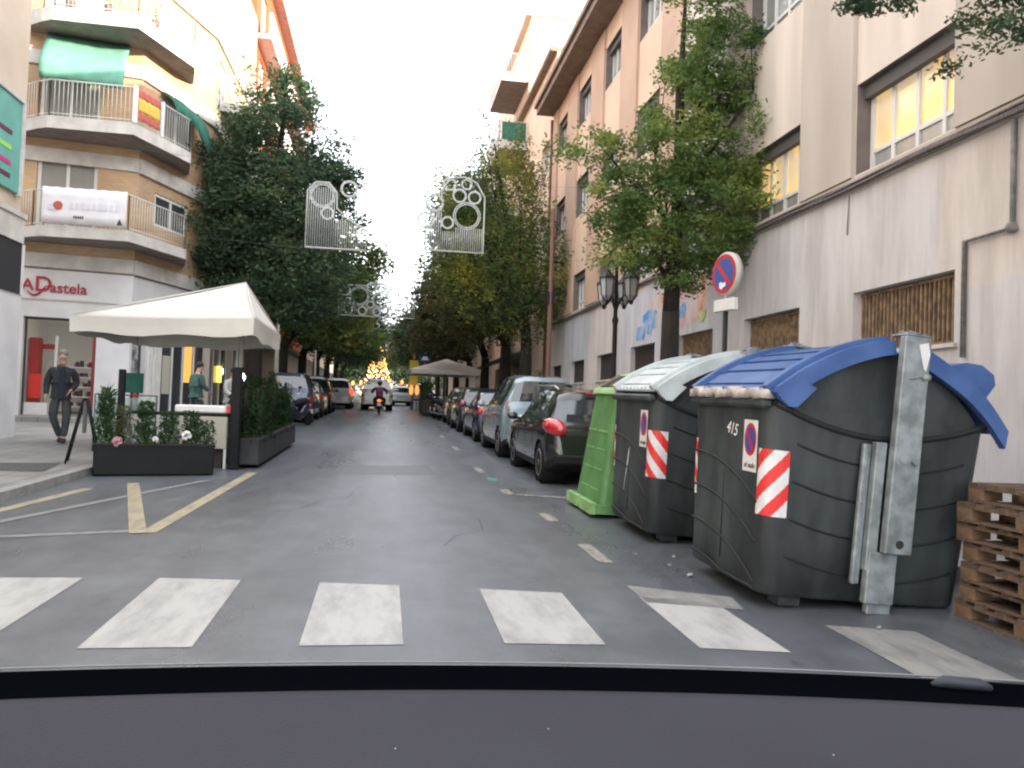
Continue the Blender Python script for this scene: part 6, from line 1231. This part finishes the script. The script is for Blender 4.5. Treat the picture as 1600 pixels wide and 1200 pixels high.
mb.add([(x, y, 2.35) for x, y in lw2] + [(0, 0, 3.05)], [(0, 1, 4), (1, 2, 4), (2, 3, 4), (3, 0, 4)]); mb.add([(x, y, 2.35) for x, y in lw2] + [(x * .98, y * .98, 2.12) for x, y in lw2], [(i, (i + 1) % 4, 4 + (i + 1) % 4, 4 + i) for i in range(4)]); mb.build('canopy', M['canvas2'], um2)
MB().tube([(0, 0, 0), (0, 0, 3.0)], .04, 8).build('pole', M['sign_back'], um2)
mb = MB()
for x, y in ((1.3, -1.6), (1.85, -1.6)): mb.bbox(x - .18, x + .18, y - .04, y + .04, .9, 2.12, .02)
mb.build('side_curtain', M['canvas2'], um2)

def planter(name, label, loc, rot, L, W_, H, m, group):
    t = thing(name, label, 'planter', loc, rot, group); mb = MB(); mb.bbox(0, L, 0, W_, .02, H, .015); mb.build('box', m, t)
    mb = MB(); mb.box(-.015, L + .015, -.015, W_ + .015, H - .03, H - .001); 
    mb.build('rim', m, t); mb = MB(); mb.box(.03, L - .03, .03, W_ - .03, H, H + .006); mb.build('soil', M['soil'], t); return t
def foliage(mb, c, r, n, leaf, upw=.6, seed=1, strapy=False):
    R = random.Random(seed)
    for k in range(n):
        a = R.uniform(0, 6.283); rr = R.random() ** .5; z = R.random(); p = Vector(c) + Vector((r[0] * rr * cos(a) * (1 - .35 * z), r[1] * rr * sin(a) * (1 - .35 * z), r[2] * z))
        d = Vector((R.gauss(0, 1), R.gauss(0, 1), abs(R.gauss(0, 1)) * upw + .2)).normalized() * leaf * R.uniform(.6, 1.3); s_ = d.orthogonal().normalized() * leaf * (.12 if strapy else .34)
        mb.quad(tuple(p - d), tuple(p - s_), tuple(p + d), tuple(p + s_))
PG = 'terrace planters'
ang = atan2(.55, 1.55)
pl1 = planter('planter_box', 'low black planter box with small plants and flowers at the front of the terrace', (-4.05, 12.18, gz(12.2)), (0, 0, atan2(.42, 1.50)), 1.62, .40, .46, M['planter'], PG)
def in_pl(x, y, z=0): a = atan2(.42, 1.50); return (-4.05 + x * cos(a) - y * sin(a), 12.18 + x * sin(a) + y * cos(a), gz(12.2) + z)
plants = [('upright strappy plant at the left end of the low planter', .14, .8, 260, .09, True), ('reddish stalky plant, second from the left in the low planter', .38, .55, 200, .05, True), ('bushy plant in the middle of the low planter', .66, .62, 320, .045, False), ('rounded shrub right of the middle in the low planter', .98, .48, 320, .04, False), ('leafy shrub behind the white flower in the low planter', 1.30, .50, 300, .04, False), ('small plant at the right end of the low planter', 1.50, .36, 160, .04, False)]
for i, (lb, x, h, n, lf, st) in enumerate(plants):
    h *= 1.0; n = int(n * 1.5); t = thing('potted_plant', lb, 'plant', in_pl(x, .2, .466), group='plants in the low black planter'); mb = MB(); foliage(mb, (0, 0, 0), (.17, .15, h), n, lf, 1.2 if st else .5, i + 3, st); mb.build('leaves', LEAF_B if i != 1 else LEAF_X, t)
    mb = MB()
    for k in range(5): mb.tube([(0, 0, 0), (random.uniform(-.1, .1), random.uniform(-.08, .08), h * .8)], .006, 4)
    mb.build('stem', M['bark'], t)
for lb, x, y, z, m_ in (('round pink flower head at the left of the low planter', .30, .0, .50, 'flower_p'), ('round white flower head at the right of the low planter', 1.22, .02, .60, 'flower_w'), ('small pale flower at the middle of the low planter', .80, .02, .54, 'flower_w')):
    t = thing('flower', lb, 'flower', in_pl(x, y, z), group='flowers in the low planter'); mb = MB(); r_ = .075 if 'round' in lb else .045
    for k in range(46):
        v = Vector((random.gauss(0, 1), random.gauss(0, 1), random.gauss(0, 1))).normalized(); mb.ball(tuple(v * r_ * .8), r_ * .24, 5, 4)
    mb.build('petals', M[m_], t); MB().tube([(0, 0, -.1), (0, 0, 0)], .008, 5).build('stem', LEAF_B, t)
pl2 = planter('planter_box', 'long weathered dark planter with tall bushes along the street edge', (-2.62, 13.72, gz(15.5)), (atan(S), 0, 0), .62, 5.4, .46, M['planter_g'], PG)
bl = ['nearest tall bush in the long planter', 'second bush from the front in the long planter', 'third bush from the front in the long planter', 'fourth bush from the front in the long planter', 'farthest bush in the long planter']
for i in range(5):
    y = 14.15 + i * 1.08; t = thing('bush', bl[i], 'bush', (-2.30, y, gz(y) + .46), group='bushes in the long planter')
    mb = MB(); foliage(mb, (0, 0, -.05), (.34, .55, .62), 1100, .05, .6, 20 + i)
    for q in range(16): rq = random.Random(i * 40 + q); foliage(mb, (rq.uniform(-.28, .28), rq.uniform(-.5, .5), rq.uniform(.0, .55)), (.13, .16, rq.uniform(.4, .66)), 75, .05, 1.6, 40 + i * 20 + q, q % 3 == 0); mb.build('leaves', LEAF_B, t)
    mb = MB()
    for k in range(9): x = random.uniform(-.25, .25); yy = random.uniform(-.45, .45); mb.tube([(x, yy, 0), (x * 1.1, yy * 1.1, .85)], .010, 4)
    mb.build('stem', M['bark'], t)
for lb, x, y, h in (('thick black square post at the right front corner of the terrace', -2.37, 13.55, 1.66), ('thin black square post behind the left end of the low planter', -4.02, 13.2, 1.55)):
    t = thing('terrace_post', lb, 'post', (x, y, gz(y)), group='black posts of the terrace'); wd = .075 if x > -3 else .045; MB().bbox(-wd, wd, -wd, wd, 0, h, .01).build('shaft', M['planter'], t); MB().bbox(-wd - .01, wd + .01, -wd - .01, wd + .01, 0, .06, .01).build('foot', M['planter'], t)
t = thing('terrace_rail', 'black horizontal rail with glass joining the terrace posts', 'railing', (-4.02, 13.2, gz(13.2)))
MB().box(.05, 1.57, .10, .14, .86, .91).build('rail', M['planter'], t); 
# counter / cabinet
t = thing('serving_counter', 'cream cabinet counter with a pale top and red end beside the thick post', 'counter', (-3.25, 13.62, gz(13.6)))
MB().bbox(.0, .74, .0, .5, .32, .84, .01).build('cabinet', M['cab'], t); MB().bbox(-.08, .72, -.02, .55, .90, 1.02, .02).build('top', M['white'], t); MB().bbox(.721, .80, -.02, .2, .90, 1.03, .01).build('red_end', M['refl_r'], t)
MB().box(0.01, .73, .02, .48, .84, .90).build('gap', M['planter'], t)
for x, y in ((.02, .02), (.70, .0), (.02, .44), (.70, .44)): MB().box(x, x + .04, y, y + .04, 0, .318).build('leg', M['white'], t)
MB().box(.1, .66, .1, .45, .0, .30).build('crate_under', M['grille'], t)
# tables and chairs
def table():
    t = thing('terrace_table', 'x', 'table', group='terrace tables'); MB().bbox(-.35, .35, -.35, .35, .72, .75, .01).build('tabletop', M['metal_g'], t); MB().tube([(0, 0, 0), (0, 0, .72)], .03, 8).build('column', M['metal_g'], t); MB().lathe((0, 0, 0), [(.24, 0), (.22, .03), (.04, .05)], 16).build('foot', M['metal_g'], t); return t
def chair():
    t = thing('terrace_chair', 'x', 'chair', group='terrace chairs')
    MB().bbox(-.21, .21, -.21, .21, .43, .46, .01).build('seat', M['metal_g'], t)
    for x in (-.19, .19):
        for y in (-.19, .19): MB().tube([(x, y, 0), (x * .95, y * .95, .43)], .014, 6).build('leg', M['metal_g'], t)
    mb = MB(); mb.bbox(-.20, .20, .19, .215, .60, .84, .01); mb.build('backrest', M['palec'], t)
    mb = MB(); mb.tube([(-.19, .19, .43), (-.19, .21, .84)], .013, 6); mb.tube([(.19, .19, .43), (.19, .21, .84)], .013, 6); mb.build('back_frame', M['metal_g'], t); return t
tb = table(); ch = chair()
for i, (x, y, lb) in enumerate(((-3.55, 15.0, 'square grey terrace table nearest the low planter'), (-3.6, 17.3, 'square grey terrace table behind the first, under the parasol'), (-4.9, 16.6, 'square grey terrace table at the pavement side of the parasol'))):
    o = tb if i == 0 else copy_tree(tb); o.location = (x, y, gz(y) + (.11 if x < -4.2 else 0)); o['label'] = lb
for i, (x, y, r_, lb) in enumerate(((-3.55, 14.35, 180, 'chair with its back to the low planter at the first table'), (-2.95, 15.1, 270, 'chair on the street side of the first table'), (-3.95, 14.5, 150, 'chair at the left corner of the first table'), (-3.55, 16.6, 180, 'chair in front of the second table'), (-4.0, 17.5, 90, 'chair on the pavement side of the second table'), (-4.95, 15.9, 180, 'chair in front of the pavement side table'))):
    o = ch if i == 0 else copy_tree(ch); o.location = (x, y, gz(y) + (.11 if x < -4.2 else 0)); o.rotation_euler = (0, 0, radians(r_)); o['label'] = lb
t = thing('menu_board', 'dark folding menu board on the pavement beside the low planter', 'menu board', (-4.48, 13.05, gz(13.05) + .11), (0, 0, radians(106)))
for s_ in (-1, 1):
    mb = MB(); mb.tube([(-.24, s_ * .22, 0), (-.22, s_ * .02, .98)], .016, 5); mb.tube([(.24, s_ * .22, 0), (.22, s_ * .02, .98)], .016, 5); mb.tube([(-.22, s_ * .16, .28), (.22, s_ * .16, .28)], .013, 5); mb.build('leg_frame', M['planter'], t)
mb = MB(); mb.prism([(-.20, .12), (-.19, .12), (-.03, .95), (-.04, .95)], -.21, .21, 'x') if False else mb.box(-.2, .2, -.02, .02, .45, .92); mb.build('board', M['frame_dark'], t)
t = thing('menu_stand', 'small dark panel on a stand inside the terrace by the thin post', 'sign', (-4.75, 16.2, gz(16.2) + .11)); MB().bbox(-.2, .2, -.02, .02, 1.02, 1.4, .01).build('panel', M['awn_d'], t); MB().tube([(0, 0, 0), (0, 0, 1.02)], .02, 6).build('post', M['planter'], t); MB().bbox(-.15, .15, -.12, .12, 0, .03, .01).build('foot', M['planter'], t)
t = thing('glass_windbreak', 'green edged glass windbreak at the left of the terrace', 'screen', (-4.95, 15.0, gz(15) + .11)); MB().tube([(-.05, 0, 0), (-.05, 0, 1.0), (1.0, -.1, 1.0), (1.0, -.1, 0)], .018, 6).build('frame', M['teals'], t); MB().box(-.03, .98, -.06, -.05, .1, .96).build('pane', mat('clear_windbreak', (0.6, 0.75, 0.7), .05, trans=.92), t)

# hedge planter of the far right terrace, signs, traffic signs
t = thing('hedge_planter', 'dark hedge in a planter at the edge of the far right terrace', 'hedge', (1.95, 40.2, gz(43)), (atan(S), 0, 0)); MB().bbox(0, .55, 0, 6, .02, .75, .02).build('box', mat('dark_olive_planter', (.035, .04, .03), .8), t)
mb = MB(); 
for k in range(6): foliage(mb, (.28, .5 + k, .72), (.30, .6, .95), 420, .07, .8, 70 + k)
mb.build('leaves', LEAF_D, t)
t = thing('crossing_sign', 'square blue pedestrian crossing sign above the far parasol', 'traffic sign', (2.65, 55, gz(55))); MB().tube([(0, 0, 0), (0, 0, 3.2)], .035, 8).build('pole', M['metal_g'], t); pz = 3.3; MB().bbox(-.38, .38, -.03, .03, pz - .1, pz + .62, .02).build('panel', M['sign_b'], t)
MB().add([(-.26, -.035, pz), (.26, -.035, pz), (.0, -.035, pz + .5)], [(0, 1, 2)]).build('white_triangle', M['white'], t)
t = thing('yellow_sign', 'tall yellow panel sign with orange cones below, left of the far parasol', 'sign', (1.75, 50, gz(50))); MB().bbox(-.28, .28, -.03, .03, 1.5, 3.1, .02).build('panel', mat('yellow_panel', (.6, .5, .06), .6), t); MB().tube([(0, .05, 0), (0, .05, 3.1)], .04, 8).build('pole', M['metal_g'], t); MB().ball((0, -.06, 3.3), (.08, .06, .16), 8, 6).build('beacon', M['orangec'], t)
for i, x in enumerate((1.62, 1.98)):
    t = thing('hanging_lantern', ['left glowing orange lantern below the yellow sign', 'right glowing orange lantern below the yellow sign'][i], 'lantern', (x, 49.6, gz(49.6)), group='orange lanterns below the yellow sign'); MB().ball((0, 0, 1.25), (.13, .1, .32), 12, 8).build('shade', mat('glowing_orange_shade', (.8, .3, .06), .5, emit=(1, .32, .08), estr=.28), t); MB().tube([(0, 0, 0), (0, 0, .95)], .03, 6).build('stand', M['metal_g'], t)
for i, (x, y, h) in enumerate(((-4.4, 33.8, 4.0), (-4.4, 52, 3.5))):
    t = thing('pavement_post', ['pale yellow post standing behind the parked blue car', 'thin pale post farther along the left pavement'][i], 'post', (x, y, gz(y) + .11)); MB().lathe((0, 0, 0), [(.09, 0), (.09, h * .4), (.05, h)], 10).build('shaft', M['cab'], t); MB().ball((0, 0, h), .07, 8, 6).build('cap', M['cab'], t)

# ------------------------------------------------------------------ the car we sit in: top of the dashboard and windscreen foot
dt = thing('car_dashboard', 'top of the grey car dashboard with black windscreen trim in the foreground', 'dashboard', (0, 0, 0), (0, 0, radians(-9.034)))
fb = lambda x: .968 - .13 * (x - .32) ** 2; ft = lambda x: 1.141 - .11 * (x - .35) ** 2
xs = np.linspace(-.95, .95, 41); mb = MB(); prof = []
for x in xs:
    yb = fb(x); prof.append([(x, .30, .80), (x, .30, 1.02), (x, .36, 1.075), (x, .50, 1.10), (x, .70, 1.117), (x, yb - .03, 1.1195), (x, yb, 1.1165), (x, yb + .005, 1.06), (x, yb + .005, .80)])
vs = sum(prof, []); k_ = 9
mb.add(vs, [(i * k_ + j, (i + 1) * k_ + j, (i + 1) * k_ + j + 1, i * k_ + j + 1) for i in range(40) for j in range(k_ - 1)] + [tuple(range(k_)), tuple(40 * k_ + j for j in range(k_))], True); mb.build('top_panel', M['dash_top'], dt)
mb = MB(); prof = [[(x, fb(x) + .006, 1.104), (x, fb(x) + .04, 1.092), (x, ft(x), 1.090), (x, ft(x) + .01, 1.07), (x, fb(x) + .03, 1.02)] for x in xs]; vs = sum(prof, [])
mb.add(vs, [(i * 5 + j, (i + 1) * 5 + j, (i + 1) * 5 + (j + 1) % 5, i * 5 + (j + 1) % 5) for i in range(40) for j in range(5)] + [tuple(range(5)), tuple(200 + j for j in range(5))], True); mb.build('windscreen_trim', M['dash_blk'], dt)
mb = MB(); mb.tube([(x, ft(x) + .012, 1.0905) for x in xs], .0016, 5); mb.build('glass_edge', M['dash_line'], dt)
mb = MB(); mb.tube([(.585, ft(.585) - .035, 1.094), (.60, ft(.6) - .035, 1.098), (.645, ft(.645) - .04, 1.098), (.66, ft(.66) - .042, 1.094)], [.003, .0085, .0085, .004], 10); mb.build('pillar_foot', mat('bluish_grey_plastic', (.025, .032, .042), .5, spec=.3), dt)

for i, (x, y) in enumerate(((-.30, .62), (.12, .70), (.33, .80), (.05, .84), (-.1, .78))):
    MB().ball((x, y, 1.1185 if y > .72 else 1.1125), (.0012, .0012, .0006), 6, 4).build('dust_speck', M['litter'], dt)
for i, (x, y, lb) in enumerate(((-3.5, 15.05, 'glasses and a bottle on the terrace table nearest the planter'), (-3.65, 17.25, 'glasses and a bottle on the terrace table further back'))):
    t = thing('drinks', lb, 'glassware', (x, y, gz(y) + .752), group='drinks on the terrace tables')
    MB().lathe((0.1, 0, 0), [(.03, 0), (.035, .12), (.033, .12)], 10).build('glass', M['lampglass'], t); MB().lathe((-.08, .06, 0), [(.03, 0), (.035, .14), (.033, .14)], 10).build('glass', M['lampglass'], t); MB().lathe((0, -.1, 0), [(.032, 0), (.032, .15), (.012, .2), (.012, .26)], 10).build('bottle', M['awn_d'], t); MB().bbox(.12, .2, .1, .2, 0, .1, .01).build('napkin_box', M['palec'], t)
